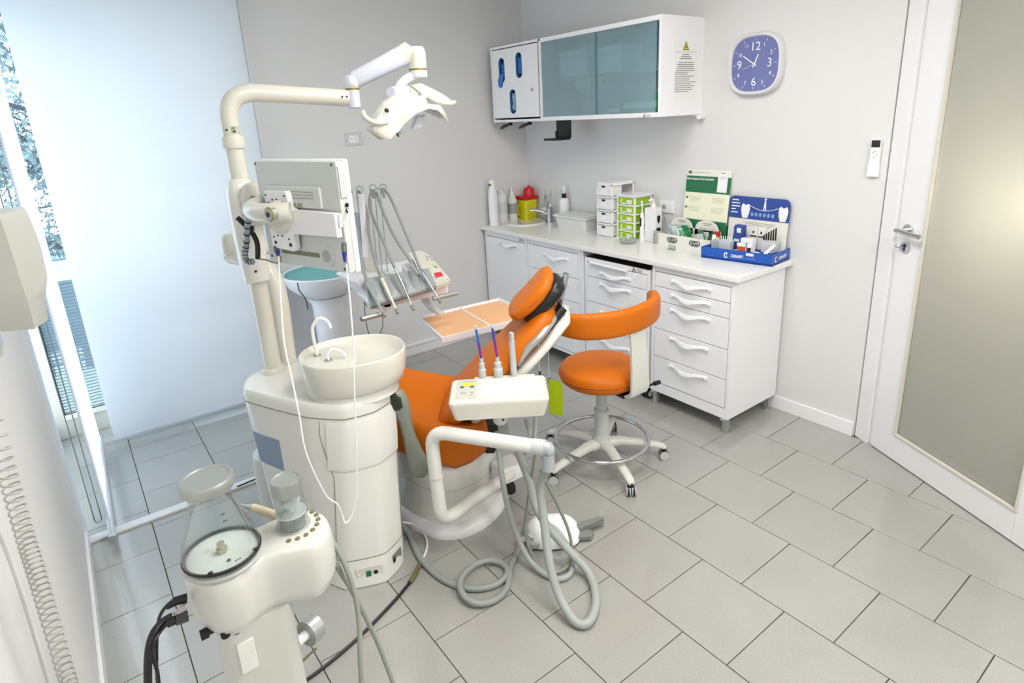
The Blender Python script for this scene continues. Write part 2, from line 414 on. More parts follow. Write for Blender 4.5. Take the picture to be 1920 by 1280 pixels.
tree('tree', 'branching tree with grey green leaves seen through the upper window gap', (-3.2, 2.3, -.2), 3.2, 3, mat('pale_leaves', (104, 128, 134), .8))
tree('tree', 'darker bushy tree behind the nearer one outside the window', (-3.9, 6.6, -.2), 3.8, 5, mat('dark_leaves', (66, 92, 100), .8), -.2)
# ---------------------------------------------------------------- blinds
fab = mat('blind_fabric', (224, 229, 236), .85, transl=.2, noise=.03, nscale=6)
rb = thing('roller_blind', 'wide white translucent roller blind hanging almost to the floor', 'blind', (-2.67, -.06, 2.5))
bm = NB(); ys = lambda x, z: -.06+.004*math.sin(x*6+z*1.5)
vv = [[bm.verts.new((-3.22+1.09*i/30, ys(-3.22+1.09*i/30, .045+2.47*j/12), .045+2.47*j/12)) for i in range(31)] for j in range(13)]
for j in range(12):
    for i in range(30): bm.faces.new((vv[j][i], vv[j][i+1], vv[j+1][i+1], vv[j+1][i]))
obj('fabric', bm, fab, rb, world=True)
obj('bottom_rail', bx(-3.225, -2.13, -.068, -.052, .033, .05, r=.003), mat('blind_rail', (190, 196, 206), .4), rb, world=True)
bm = NB(); tube(bm, [(-3.24, -.06, 2.55), (-2.12, -.06, 2.55)], .035, 20); obj('roller_tube', bm, fab, rb, world=True)
bm = NB(); box(bm, -3.26, -3.245, -.1, .0, 2.5, 2.6, r=.004); box(bm, -2.115, -2.1, -.1, .0, 2.5, 2.6, r=.004); obj('bracket', bm, white, rb, world=True)
bm = NB(); tube(bm, [(-2.128, -.066, .06), (-2.128, -.066, 2.5)], .002, 6); obj('edge_shade_line', bm, mgrey, rb, world=True)  # grey line standing in for the shadow gap at the blind's right edge
sb = thing('roller_blind', 'narrow white blind seen edge on beside the window gap', 'blind', (-3.30, -.52, 2.5))
bm = NB(); vv = []
for j in range(9):
    z_ = .055+2.45*j/8
    vv.append([bm.verts.new((-3.312+.024*i/20+.003*math.sin(i*.7), -1.105+1.14*i/20, z_)) for i in range(21)])
for j in range(8):
    for i in range(20): bm.faces.new((vv[j][i], vv[j][i+1], vv[j+1][i+1], vv[j+1][i]))
obj('fabric', bm, mat('sheer_fabric', (232, 236, 242), .85, transl=.78), sb, world=True)
bm = NB(); tube(bm, [(-3.312, -1.115, .04), (-3.288, .04, .04)], .014, 16); obj('bottom_rail', bm, mat('blind_rail2', (214, 220, 230), .4), sb, world=True)
bm = NB(); tube(bm, [(-3.3122, -1.119, .04), (-3.312, -1.115, .04)], .018, 20); tube(bm, [(-3.3123, -1.1215, .04), (-3.3122, -1.119, .04)], .006, 12); obj('rail_end_cap', bm, mgrey, sb, world=True)
bm = NB(); tube(bm, [(-3.312, -1.12, 2.55), (-3.288, .04, 2.55)], .035, 20); obj('roller_tube', bm, fab, sb, world=True)
ch = thing('bead_chain', 'thin grey bead chain loop hanging beside the narrow blind', 'chain', (-3.35, -1.0, .1))
a0, a1, c0, c1 = (-3.366, -0.98, 0.9476), (-3.359, -0.98, 0.0719), (-3.332, -0.98, 0.8536), (-3.339, -0.98, 0.0679)
xa = (a0[0]+a1[0])/2; xb = (c0[0]+c1[0])/2
bm = NB(); tube(bm, cr([(xa, -.98, 2.5), (xa, -.98, 1.2), (xa, -.98, a1[2]+.1), (xa, -.98, a1[2]+.06), (xa, -.98, a1[2]+.015), (xa+(xb-xa)*.15, -.98, a1[2]+.004), ((xa+xb)/2, -.98, a1[2]), (xb-(xb-xa)*.15, -.98, a1[2]+.004), (xb, -.98, a1[2]+.015), (xb, -.98, a1[2]+.06), (xb, -.98, a1[2]+.1), (xb, -.98, 1.2), (xb, -.98, 2.5)], 8), .0022, 6)
obj('cord', bm, mgrey, ch, world=True)
bm = NB()
for x in (xa, xb):
    for k in range(110): bmesh.ops.create_icosphere(bm, subdivisions=1, radius=.0028, matrix=Matrix.Translation((x, -.98, a1[2]+.03+.011*k)))
obj('beads', bm, mgrey, ch, world=True)['kind'] = 'stuff'
# ---------------------------------------------------------------- ceiling lights
for x, y in ((-1.45, -2.3), (-1.5, -4.6), (-2.15, -3.2)):
    t = thing('ceiling_light', {-2.3: 'square ceiling light over the operator stool', -4.6: 'square ceiling light at the front of the room', -3.2: 'square ceiling light in front of the dental chair'}[y], 'light', (x, y, H))
    bm = NB()
    for a in ((-.32, .32, -.32, -.3), (-.32, .32, .3, .32), (-.32, -.3, -.3, .3), (.3, .32, -.3, .3)): box(bm, a[0], a[1], a[2], a[3], -.03, 0)
    obj('frame', bm, white, t)
    obj('diffuser', bx(-.3, .3, -.3, .3, -.03, -.02), mat('lit_diffuser', (255, 250, 240), .5, emit=((255, 246, 228), 3)), t)
# ================================================================ cabinets along the right wall (fronts at x = FX, facing -x)
FX = -.49
def handle(parent, y, z, w_=.25, name='handle'):
    """wavy pull: near straight top edge, belly drooping in the middle"""
    bm = NB(); n = 24; rings = []
    for i in range(n+1):
        u = i/n; s = 2*u-1
        top = z+.012-.010*math.exp(-((s)/.5)**2); bot = top-.016-.012*math.exp(-(s/.38)**2)
        out = .012+.02*math.exp(-(s/.62)**4)
        yy = y-w_/2*s
        rings.append([(FX-.001-out+.004, yy, top+.002), (FX-.001-out, yy, top-.002), (FX-.004-out, yy, bot+.003), (FX-.001-out, yy, bot), (FX+.004-out, yy, bot+.004), (FX+.006-out, yy, top-.004)])
    loft(bm, rings)
    for s in (-1, 1): box(bm, FX-.022, FX+.002, y+s*w_/2-.004-.006, y+s*w_/2+.01-.006, z-.006, z+.008, r=.002)
    return obj(name, bm, white, parent, world=True)
def cabinet(name, label, y0, y1, z0, z1, fronts, hs, door=False, x1=-.01):
    t = thing(name, label, 'cabinet', ((FX+x1)/2, (y0+y1)/2, 0))
    bm = NB(); box(bm, FX+.012, x1, y0, y1, z0, z1, r=.002)
    # rim round the fronts
    ft, fb = fronts[0], fronts[-1]
    box(bm, FX-.002, FX+.014, y0, y0+.022, z0, z1, r=.002); box(bm, FX-.002, FX+.014, y1-.022, y1, z0, z1, r=.002)
    box(bm, FX-.002, FX+.014, y0+.022, y1-.022, ft+.004, z1, r=.002); box(bm, FX-.002, FX+.014, y0+.022, y1-.022, z0, fb-.004, r=.002)
    obj('body', bm, white, t, world=True)
    for i in range(len(fronts)-1):
        bm = NB(); box(bm, FX-.004, FX+.008, y0+.025, y1-.025, fronts[i+1]+.0018, fronts[i]-.0018, r=.0022)
        d = obj('door' if door else 'drawer', bm, white, t, world=True)
        if hs[i] is not None:
            hw = .25 if not door else .23
            handle(d, hs[i][0], hs[i][1], hw)
    return t
def foot(t, x, y, h=.098):
    bm = NB(); box(bm, x-.014, x+.014, y-.014, y+.014, .012, h, r=.001); obj('leg', bm, alu, t, world=True)
    bm = NB(); prism(bm, [(x-.045, y-.012), (x-.045, y+.012), (x+.012, y+.012), (x+.012, y+.045), (x+.03, y+.045), (x+.03, y-.012)], h-.004, h, r=.0005); tube(bm, [(x-.008, y, 0), (x-.008, y, .012)], .018, 12); obj('leg_plate', bm, alu, t, world=True)
ZC = .885
t1 = cabinet('base_cabinet', 'white door cabinet under the sink at the back corner', -.58, -.03, .10, ZC, [.845, .125], [(-.36, .815)], door=True)
t2 = cabinet('drawer_cabinet', 'white four drawer cabinet with wavy handles between sink cabinet and rolling unit', -1.155, -.585, .10, ZC, [.852, .678, .505, .315, .125], [(-.91, .80), (-.91, .635), (-.91, .455), (-.91, .27)])
for t in (t1, t2):
    pass
foot(t1, -.46, -.06); foot(t1, -.05, -.06); foot(t2, -.46, -.6); foot(t2, -.46, -1.13); foot(t2, -.05, -1.13)
bm = NB(); box(bm, FX-.002, -.01, -1.185, -1.158, .1, ZC, r=.001); tag(obj('filler_panel', bm, white), 'narrow white upright panel between drawer cabinet and rolling unit', 'panel')
t4 = cabinet('drawer_cabinet', 'white five drawer cabinet at the right end of the worktop', -2.325, -1.775, .09, ZC, [.852, .764, .678, .503, .326, .155], [(-2.05, .817), (-2.05, .733), (-2.05, .645), (-2.05, .470), (-2.05, .296)])
for x, y in ((-.465, -2.30), (-.465, -1.80), (-.05, -2.30), (-.05, -1.80)): foot(t4, x, y, .09)
t3 = cabinet('rolling_drawer_unit', 'white rolling drawer unit on casters standing in the gap under the worktop', -1.757, -1.20, .085, .848, [.815, .722, .55, .38, .105], [(-1.475, .765), (-1.475, .688), (-1.475, .50), (-1.475, .30)], x1=-.06)
bm = NB(); box(bm, FX-.002, FX+.1, -1.745, -1.212, .849, .853, r=.001); obj('gap_shade', bm, black, t3, world=True, label='black strip for the shade in the gap along the top')  # black strip paints the shade in the gap under the worktop
bm = NB(); tube(bm, [(FX-.02, -1.27, .822), (FX-.02, -1.58, .818)], .011, 12); box(bm, FX-.022, FX-.003, -1.28, -1.268, .815, .829, r=.001); box(bm, FX-.022, FX-.003, -1.582, -1.57, .811, .825, r=.001); obj('push_bar', bm, white, t3, world=True)
for x, y in ((-.45, -1.72), (-.45, -1.24), (-.1, -1.72), (-.1, -1.24)):
    bm = NB(); tube(bm, [(x, y-.022, .033), (x, y-.006, .033)], .033, 24); tube(bm, [(x, y+.006, .033), (x, y+.022, .033)], .033, 24)
    c_ = obj('caster', bm, black, t3, world=True)
    bm = NB(); tube(bm, [(x, y-.0235, .033), (x, y+.0235, .033)], .021, 20); box(bm, x-.02, x+.02, y-.005, y+.005, .05, .085); obj('hub', bm, white, c_, world=True)
# emblem on cabinet rails
def emblem(parent, M, s):
    bm = NB()
    prism(bm, [(-.5, -.5), (-.28, -.5), (.02, .1), (.42, -.5), (.6, -.5), (.1, .35), (-.02, .6), (-.18, .6), (-.05, .3)], 0, .0006*1)
    bmesh.ops.transform(bm, matrix=M @ Matrix.Diagonal((s, s, 1, 1)), verts=bm.verts)
    obj('emblem', bm, ink, parent)
MF = lambda y, z, x=FX-.0045: basis((x, y, z), (0, -1, 0), (0, 0, 1))
def emb(parent, M, s):
    Mi = mw(parent).inverted() @ M; emblem(parent, Mi, s)
    bm = NB(); prism(bm, rrect(s*.75, s*2.3, -s*.3, s*.3, s*.2), 0, .0003); bmesh.ops.transform(bm, matrix=Mi, verts=bm.verts); obj('emblem_plate', bm, mat('pale_grey_print', (196, 198, 200), .5), parent)
emb(t1, MF(-.50, .866, FX-.0025), .024); emb(t3, MF(-1.63, .832, FX-.0025), .03)
# worktop
WZ = .922
bm = NB(); n = 28; cx, cy, rr = -.235, -.13, .0
box(bm, -.515, -.001, -2.36, -.001, .888, WZ, r=.006)
wt_ = obj('worktop', bm, mat('worktop_laminate', (240, 239, 236), .28, coat=.2)); tag(wt_, 'long white worktop running over the cabinets', 'worktop')
K = WZ
bm = NB(); lathe(bm, [(0, .004), (.12, .003), (.155, .008), (.166, .013), (.178, .012), (.184, .006), (.186, 0), (0, 0)], (-.20, -.19, K), 40, .90, .94)
tag(obj('round_sink', bm, mat('sink_ceramic', (228, 230, 228), .15, coat=.6)), 'round white sink let into the left end of the worktop', 'sink')
fa = thing('tap', 'chrome mixer tap behind the round sink', 'tap', (-.06, -.34, K)); resize(fa, 1.25, 1.25, 1.25)
bm = NB(); lathe(bm, [(.024, 0), (.022, .02), (.019, .05), (.021, .09), (.012, .1), (0, .1)], seg=20); obj('body', bm, chrome, fa)
bm = NB(); tube(bm, cr([(0, 0, .045), (-.05, .03, .075), (-.1, .055, .085), (-.115, .06, .078)], 5), .011, 12); obj('spout', bm, chrome, fa)
bm = NB(); tube(bm, cr([(0, 0, .1), (.01, -.0, .13), (.012, -.005, .2)], 5), [.008, .004], 10); obj('lever', bm, chrome, fa)
# bottles
bt = lambda name, label, x, y: thing(name, label, 'bottle', (x, y, K))
b1 = bt('detergent_bottle', 'tall slim white bottle at the left end of the worktop', -.43, -.085); resize(b1, 1, 1, 1.2)
bm = NB(); lathe(bm, [(.036, 0), (.04, .006), (.04, .2), (.034, .235), (.026, .25), (.026, .29), (.022, .298), (0, .298)], seg=24, ey=.8); obj('body', bm, white, b1)
bm = NB(); box(bm, -.03, -.02, -.018, .012, .262, .276, r=.002); obj('cap_label', bm, mat('olive_print', (110, 130, 40), .5), b1)
b2 = bt('white_canister', 'white rounded bottle with a pale label beside the tall slim bottle', -.325, -.055); resize(b2, 1, 1, 1.15)
bm = NB(); lathe(bm, [(.04, 0), (.046, .008), (.046, .17), (.04, .2), (.024, .215), (.024, .235), (0, .235)], seg=24); obj('body', bm, mat('milky_plastic', (224, 226, 222), .35), b2)
bm = NB(); lathe(bm, [(.0467, .07), (.0467, .15)], seg=24); obj('label_sheet', bm, mat('label_grey', (205, 208, 208), .6), b2)
b3 = bt('squeeze_bottle', 'white squeeze bottle with a pointed nozzle beside the sharps container', -.22, -.055); resize(b3, 1, 1, 1.12)
bm = NB(); lathe(bm, [(.036, 0), (.042, .008), (.042, .15), (.03, .18), (.018, .19), (0, .19)], seg=24); obj('body', bm, MT['milky_plastic'], b3)
bm = NB(); lathe(bm, [(.019, .185), (.017, .205), (.006, .22), (.003, .262), (0, .262)], seg=16); obj('nozzle', bm, white, b3)
bm = NB(); lathe(bm, [(.0425, .06), (.0425, .135)], seg=24); obj('label_sheet', bm, mat('label_speckle', (188, 190, 188), .6, noise=.7, nscale=160), b3)
sc = thing('sharps_container', 'yellow sharps container with a red lid', 'container', (-.09, -.085, K)); resize(sc, 1.05, 1.05, 1.2)
bm = NB(); loft(bm, [[(x*s_, y*s_, z_) for x, y in rrect(-.06, .06, -.06, .06, .02)] for z_, s_ in ((0, .9), (.004, .94), (.14, 1.03), (.142, 1.03))]); obj('tub', bm, yellow, sc)
bm = NB(); tube(bm, cr([(-.066, .01, .11), (-.082, .01, .1), (-.082, .01, .05), (-.062, .01, .03)], 4), .005, 8); obj('handle', bm, yellow, sc)
bm = NB(); box(bm, -.066, .066, -.066, .066, .14, .165, r=.006); lathe(bm, [(.045, .165), (.044, .2), (.03, .222), (.012, .226), (.006, .235), (0, .235)], (.012, -.015, 0), 12); obj('lid', bm, red, sc)
cb = bt('clear_bottle', 'clear glass bottle standing behind the tap', -.042, -.27); resize(cb, 1, 1, 1.1)
bm = NB(); lathe(bm, [(.035, 0), (.037, .005), (.037, .11), (.02, .14), (.014, .15), (.014, .17), (0, .17)], seg=20); obj('body', bm, cgl, cb)
bm = NB(); lathe(bm, [(.0375, .05), (.0375, .1)], seg=20); obj('label_sheet', bm, paper, cb)
bm = NB(); lathe(bm, [(.012, .165), (.012, .19), (.003, .195), (.003, .225), (0, .225)], seg=12); obj('pump', bm, mgrey, cb)
b5 = bt('spray_bottle', 'white spray bottle with a black collar near the wall', -.045, -.50); resize(b5, 1.1, 1.1, 1.4)
bm = NB(); lathe(bm, [(.034, 0), (.036, .005), (.036, .12), (.03, .14), (.016, .148), (0, .148)], seg=24); obj('body', bm, white, b5)
bm = NB(); lathe(bm, [(.017, .146), (.017, .172), (0, .172)], seg=16); obj('collar', bm, black, b5)
bm = NB(); lathe(bm, [(.010, .172), (.010, .19), (.014, .192), (.014, .205), (.004, .215), (0, .215)], seg=16); obj('pump_head', bm, white, b5)
lb = thing('lidded_box', 'low light grey plastic box with a lid behind the sink', 'box', (-.115, -.735, K)); resize(lb, .9, 1.3, 1.0)
bm = NB(); loft(bm, [rr2 for rr2 in [[(x, y, z_) for x, y in rrect(-.1-d, .1+d, -.13-d, .13+d, .015)] for z_, d in ((0, -.012), (.09, 0))]]); obj('tub', bm, mat('frost_grey_plastic', (226, 228, 226), .35), lb)
bm = NB(); box(bm, -.11, .11, -.14, .14, .09, .105, r=.005); box(bm, -.095, .095, -.125, .125, .105, .112, r=.003); box(bm, -.02, .02, -.04, .04, .112, .116, r=.002); obj('lid', bm, MT['frost_grey_plastic'], lb)
# drawer towers
tw = thing('mini_drawer_tower', 'tall white plastic tower of four small drawers', 'drawer tower', (-.113, -1.115, K)); resize(tw, .8, .86, 1.1)
TH = .335
bm = NB()
for x in (-.14, .12):
    for y in (-.085, .071): box(bm, x, x+.016, y, y+.014, 0, TH, r=.003)
for k in range(5):
    z_ = k*TH/4-(.008 if k == 4 else 0); 
    box(bm, -.14, -.125, -.085, .085, max(z_-.004, 0), z_+.006, r=.002); box(bm, .12, .136, -.085, .085, max(z_-.004, 0), z_+.006, r=.002)
    for y in (-.085, .071): box(bm, -.14, .136, y, y+.014, max(z_-.004, 0), z_+.006, r=.002)
box(bm, -.142, .138, -.087, .087, TH-.004, TH+.006, r=.003)
obj('frame', bm, white, tw)
for k in range(4):
    bm = NB(); z_ = k*TH/4+.01; box(bm, -.146, .0, -.068, .068, z_, z_+.066, r=.004)
    d = obj('drawer', bm, mat('milky_white_plastic', (233, 233, 232), .35), tw)
    bm = NB(); prism(bm, [(-.022, z_+.062), (.022, z_+.062), (.015, z_+.051), (-.015, z_+.051)], -.1485, -.1455, axis='x'); obj('finger_notch', bm, ink, d)
    bm = NB(); box(bm, -.1472, -.1458, -.03, .03, z_+.014, z_+.042, r=.0005); obj('label_holder', bm, white, d)
gt = thing('mini_drawer_tower', 'lime green tower of five small drawers in a white frame', 'drawer tower', (-.095, -1.272, K)); resize(gt, .72, .98, 1.1)
TH2 = .27
bm = NB()
for x in (-.12, .1):
    for y in (-.085, .071): box(bm, x, x+.014, y, y+.014, 0, TH2, r=.003)
for k in range(6):
    z_ = k*(TH2-.01)/5
    box(bm, -.123, -.108, -.085, .085, max(z_-.004, 0), z_+.006, r=.002)
    for y in (-.085, .071): box(bm, -.12, .114, y, y+.014, max(z_-.004, 0), z_+.006, r=.002)
box(bm, -.13, .12, -.092, .092, TH2-.006, TH2+.004, r=.004)
obj('frame', bm, white, gt)
for k in range(5):
    z_ = k*(TH2-.01)/5+.006; bm = NB(); box(bm, -.119, .1, -.07, .07, z_, z_+.04, r=.004)
    d = obj('drawer', bm, lime, gt)
    bm = NB(); tube(bm, cr([(-.119, .035, z_+.034), (-.135, .03, z_+.012), (-.138, .0, z_+.008), (-.132, -.01, z_+.012)], 5), .0035, 8); obj('drawer_pull', bm, white, d)
    bm = NB(); box(bm, -.124, -.118, -.055, -.012, z_+.006, z_+.03, r=.001); obj('label_card', bm, paper, d)
tb = thing('electric_toothbrush', 'white electric toothbrush upright in front of the lime drawers', 'toothbrush', (-.145, -1.385, K)); resize(tb, 1, 1, 1.15)
bm = NB(); lathe(bm, [(.017, 0), (.018, .004), (.014, .06), (.0145, .14), (.008, .165), (0, .165)], seg=18); obj('handle', bm, white, tb)
bm = NB(); box(bm, -.0165, -.011, -.006, .006, .085, .135, r=.0025); obj('switch_panel', bm, black, tb)
bm = NB(); tube(bm, [(0, 0, .16), (0, 0, .215)], [.005, .0035], 10); box(bm, -.009, .003, -.005, .005, .208, .232, r=.002); obj('brush_head', bm, white, tb)
ds = bt('pump_dispenser', 'tall square white dispenser bottle with a black shield on its side', -.105, -1.445); resize(ds, 1, 1, 1.2)
bm = NB(); box(bm, -.035, .035, -.045, .045, 0, .185, r=.006); obj('body', bm, white, ds)
bm = NB(); lathe(bm, [(.016, .185), (.014, .205), (.006, .207), (.006, .225), (0, .225)], seg=14); tube(bm, cr([(0, 0, .224), (-.01, .005, .23), (-.028, .016, .224)], 3), .005, 8); obj('pump', bm, white, ds)
M_ = basis((0.0, -.0458, .12), (1, 0, 0), (0, 0, 1))
bm = NB(); prism(bm, [(-.016, .022), (.0, .026), (.016, .022), (.014, -.004), (0, -.02), (-.014, -.004)], -.0004, .0006, M=M_); obj('shield_emblem', bm, ink, ds)
bm = NB(); prism(bm, rrect(-.02, .02, -.062, -.042, .002), -.0004, .0006, M=M_); obj('label_bar', bm, ink, ds)
gd = thing('glass_dish', 'round clear glass dish in front of the lime drawers', 'dish', (-.26, -1.37, K))
bm = NB(); lathe(bm, [(0, 0), (.045, 0), (.058, .022), (.06, .03), (.056, .03), (.044, .006), (0, .005)], seg=32); obj('bowl', bm, glassmat('dish_glass', (200, 212, 208), .25, .05, .15), gd)
bm = NB()
for k in range(5): box(bm, -.03+.013*k, -.022+.013*k, -.03+.01*k, .01+.005*k, .006, .02, r=.001)
obj('contents', bm, MT['dish_glass'], gd)['kind'] = 'stuff'
cs = thing('cup_stack', 'small stack of clear cups left of the toothbrush display box', 'cups', (-.15, -1.515, K))
for k in range(4):
    bm = NB(); lathe(bm, [(.018, .018*k), (.024, .018*k+.026), (.022, .018*k+.026), (.016, .018*k+.002)], seg=16); obj('cup', bm, glassmat('cup_glass', (214, 214, 208), .45, .1, .1), cs)
so = thing('wall_socket', 'white wall socket plate behind the toothbrush display box', 'socket', (0, -1.476, 1.14))
bm = NB(); box(bm, -.012, 0, -.06, .06, -.04, .04, r=.003); obj('plate', bm, white, so)
bm = NB(); tube(bm, [(-.014, .02, 0), (-.011, .02, 0)], .018, 20); obj('round_insert', bm, gplas, so)
bm = NB(); tube(bm, [(-.02, .02, 0), (-.011, .02, 0)], .009, 12); tube(bm, cr([(-.02, .02, 0), (-.035, .02, -.01), (-.035, .0, -.05), (-.03, -.01, -.1)], 4), .003, 8); obj('plug', bm, mgrey, so)
# wire toothbrush display box
gb = thing('toothbrush_display_box', 'long white card display box of green and clear toothbrush packs', 'display box', (-.05, -1.715, K))
bm = NB(); y0, y1 = .185, -.21
box(bm, -.108, -.104, y1, y0, 0, .075); box(bm, -.006, -.002, y1, y0, 0, .11); box(bm, -.104, -.004, y0-.004, y0, 0, .075); box(bm, -.104, -.004, y1, y1+.004, 0, .075); box(bm, -.104, -.004, y1, y0, 0, .004)
obj('tray', bm, paper, gb)
for yc in (.08, -.11):
    bm = NB(); pts = [(yc+.09, .075), (yc+.085, .12)]+[(yc+.08*math.cos(a), .125+.045*math.sin(a)) for a in [math.pi*k/10 for k in range(1, 10)]]+[(yc-.085, .12), (yc-.09, .075)]
    prism(bm, pts, -.006, -.003, axis='x'); p_ = obj('header_card', bm, paper, gb)
    bm = NB()
    for k in range(2): box(bm, -.0075, -.0062, yc-.035+.01*k, yc+.03-.01*k, .148-.009*k, .152-.009*k)
    for k in range(3): box(bm, -.0075, -.0062, yc-.06, yc+.05-.01*k, .118-.011*k, .120-.011*k)
    obj('print_line', bm, gink, p_)
for yc in (.07, -.1):
    M_ = basis((-.1085, yc, .042), (0, -1, 0), (0, 0, 1))
    bm = NB(); prism(bm, rrect(-.040, .040, -.0155, .0155, .013), 0, .0006, M=M_); pl = obj('logo_plate', bm, mat('logo_green', (34, 66, 50), .5), gb)
    text('G\u00b7U\u00b7M', M_ @ Matrix.Translation((0, -.0005, .0007)), .031, wink, pl, sx=.8, bold=.0004)
    bm = NB(); box(bm, -.1092, -.1085, yc-.024, yc+.026, .02, .024); obj('print_line', bm, gink, pl)
rnd = random.Random(4)
pk = 0
for (yc, n_, mt_) in ((.13, 6, 'pack_clear'), (.03, 9, 'pack_green'), (-.12, 6, 'pack_mixed')):
    for k in range(n_):
        c_ = {'pack_clear': (176, 188, 196), 'pack_green': ((44, 140, 84), (110, 190, 150), (200, 220, 214))[k % 3], 'pack_mixed': ((60, 130, 90), (190, 196, 200), (214, 210, 190))[k % 3]}[mt_]
        nm = 'pack_%d_%d_%d' % c_
        t = thing('toothbrush_pack', {'pack_clear': 'clear grey toothbrush pack in the left compartment of the white display box', 'pack_green': 'green toothbrush pack leaning in the middle of the white display box', 'pack_mixed': 'toothbrush pack in the right compartment of the white display box'}[mt_], 'toothbrush pack', (-.05+rnd.uniform(-.085, -.03), -1.715+yc+rnd.uniform(-.035, .035), K+.006), rnd.uniform(-.5, .5), group={'pack_clear': 'clear packs in the display box', 'pack_green': 'green packs in the display box', 'pack_mixed': 'mixed packs in the display box'}[mt_])
        bm = NB(); box(bm, -.005, .005, -.02, .02, 0, .10+rnd.uniform(-.01, .03), r=.003); M_ = Matrix.Rotation(rnd.uniform(-.35, .35), 4, 'X') @ Matrix.Rotation(rnd.uniform(-.3, .45), 4, 'Y'); bmesh.ops.transform(bm, matrix=M_, verts=bm.verts); obj('wrapper', bm, mat(nm, c_, .2, coat=.5), t)
        bm = NB(); tube(bm, [(-.0055, 0, .01), (-.0055, 0, .075)], .003, 6); bmesh.ops.transform(bm, matrix=M_, verts=bm.verts); obj('brush', bm, mat('brush_%d' % (k % 2), ((236, 240, 238), (40, 150, 90))[k % 2], .3), t)
pt = thing('price_tag', 'small clear plastic tag standing in front of the display box', 'tag', (-.225, -1.70, K))
bm = NB(); box(bm, -.001, .001, -.03, .03, 0, .028, r=.0005); box(bm, -.02, .0, -.03, .03, 0, .002); obj('stand', bm, MT['dish_glass'], pt)
# green poster stand
ps = thing('poster', 'green and cream information poster standing against the wall', 'poster', (-.036, -1.766, K+.145)); resize(ps, 1, 1.18, 1)
bm = NB(); M_ = Matrix.Rotation(math.radians(6), 4, 'Y'); box(bm, -.003, 0, -.155, .115, 0, .325); bmesh.ops.transform(bm, matrix=M_, verts=bm.verts); po = obj('sheet', bm, mat('cream_print', (240, 240, 214), .5), ps)
def psf(a, b_, c_, d_, m, h_=.0006, nm='print_line', par=None):
    bm = NB(); box(bm, -.003-h_, -.003, a, b_, c_, d_); bmesh.ops.transform(bm, matrix=M_, verts=bm.verts); return obj(nm, bm, m, par or po)
psf(-.155, .115, .225, .325, paper, .0004, 'top_band'); psf(-.155, .115, .185, .285, green, .0006, 'green_band')
psf(-.155, .115, -.0, .02, green, .0006, 'green_band')
MP_ = M_ @ basis((-.0038, .0, 0), (0, -1, 0), (0, 0, 1))
text('Come creano il suo sorriso?', MP_ @ Matrix.Translation((-.035, .268, .0)), .0215, wink, po, sx=.72, bold=.0004)
for k in range(4): psf(-.07+.02*(k % 2), .105, .250-.014*k, .2525-.014*k, mat('pale_green_print', (120, 180, 140), .6))
psf(-.03, .075, .305, .308, gink); psf(.085, .107, .297, .315, mat('leaf_green_print', (88, 120, 88), .6), nm='leaf_mark')
ph = psf(-.135, -.078, .195, .312, paper, .0022, 'phone_picture'); psf(-.13, -.083, .2, .306, white, .0028, 'phone_screen', ph)
psf(-.118, -.095, .306, .309, ink, .003, 'phone_notch', ph)
for k in range(3): psf(-.125, -.09, .285-.008*k, .287-.008*k, gink, .0032, par=ph)
for z_ in (.135, .075):
    for yy in (.055, -.085):
        for k in range(4): psf(yy-.045+.004*k, yy+.03, z_+.022-.009*k, z_+.0235-.009*k, mat('olive_ink', (150, 152, 124), .7))
    psf(.095, .108, z_+.01, z_+.024, MT['leaf_green_print'], nm='leaf_mark')
bm = NB(); box(bm, .0, .04, -.03, .03, -.145, 0.0, r=.002); obj('stand', bm, green, ps)
bm = NB(); box(bm, -.004, .03, -.155, .115, -.145, -.0, r=.001); obj('base_card', bm, green, ps)
# blue dental display
bd = thing('dental_display_stand', 'blue counter display with a tooth picture header and small care products', 'display stand', (-.10, -2.13, K)); resize(bd, .9, .8, 1.05)
UX, UY0, UY1 = -.245, .22, -.29
bm = NB(); A_ = [(-.13, UY0), (-.265, UY0-.02), (-.285, UY1+.02), (.13, UY1), (.13, UY0)]
prism(bm, [(-.20, UY0), (-.135, UY1), (.105, UY1+.03), (.105, UY0)], 0, .012)
poly = [(-.20, UY0), (-.135, UY1), (.105, UY1+.03)]
for (p, q) in zip(poly, poly[1:]):
    d = (Vector(q)-Vector(p)).normalized(); nn = Vector((d.y, -d.x))*.004
    prism(bm, [(p[0], p[1]), (q[0], q[1]), (q[0]-nn.x, q[1]-nn.y), (p[0]-nn.x, p[1]-nn.y)], 0, .062 if q[0] < 0 else .062)
box(bm, -.20, .105, UY0-.004, UY0, 0, .062)
box(bm, -.13, .10, UY1+.03, UY0-.004, .034, .04)
obj('tray', bm, blue, bd)
FD = (Vector((-.135, UY1, 0))-Vector((-.20, UY0, 0))).normalized()
Mf = basis(Vector((-.20, UY0, .030))+FD*.25+Vector((-.0008, 0, 0)), FD, (0, 0, 1))
text('CURASEPT', Mf @ Matrix.Translation((.02, 0, .0003)), .021, wink, bd, sx=.9, bold=.0005)
text('prevention', Mf @ Matrix.Translation((.118, -.002, .0003)), .017, mat('light_blue_ink', (110, 160, 220), .5), bd, sx=.9)
bm = NB(); n = 14
pts = [(.016*math.cos(math.radians(60+240*k/n)), .016*math.sin(math.radians(60+240*k/n))) for k in range(n+1)]+[(.009*math.cos(math.radians(300-240*k/n)), .009*math.sin(math.radians(300-240*k/n))) for k in range(n+1)]
prism(bm, pts, 0, .0006, M=Mf @ Matrix.Translation((-.06, 0, 0)))
for dx, dy in ((.012, .009), (.012, -.009), (.004, 0)): prism(bm, [(dx+.003*math.cos(k), dy+.003*math.sin(k)) for k in [math.pi/3*j for j in range(6)]], 0, .0006, M=Mf @ Matrix.Translation((-.06, 0, 0)))
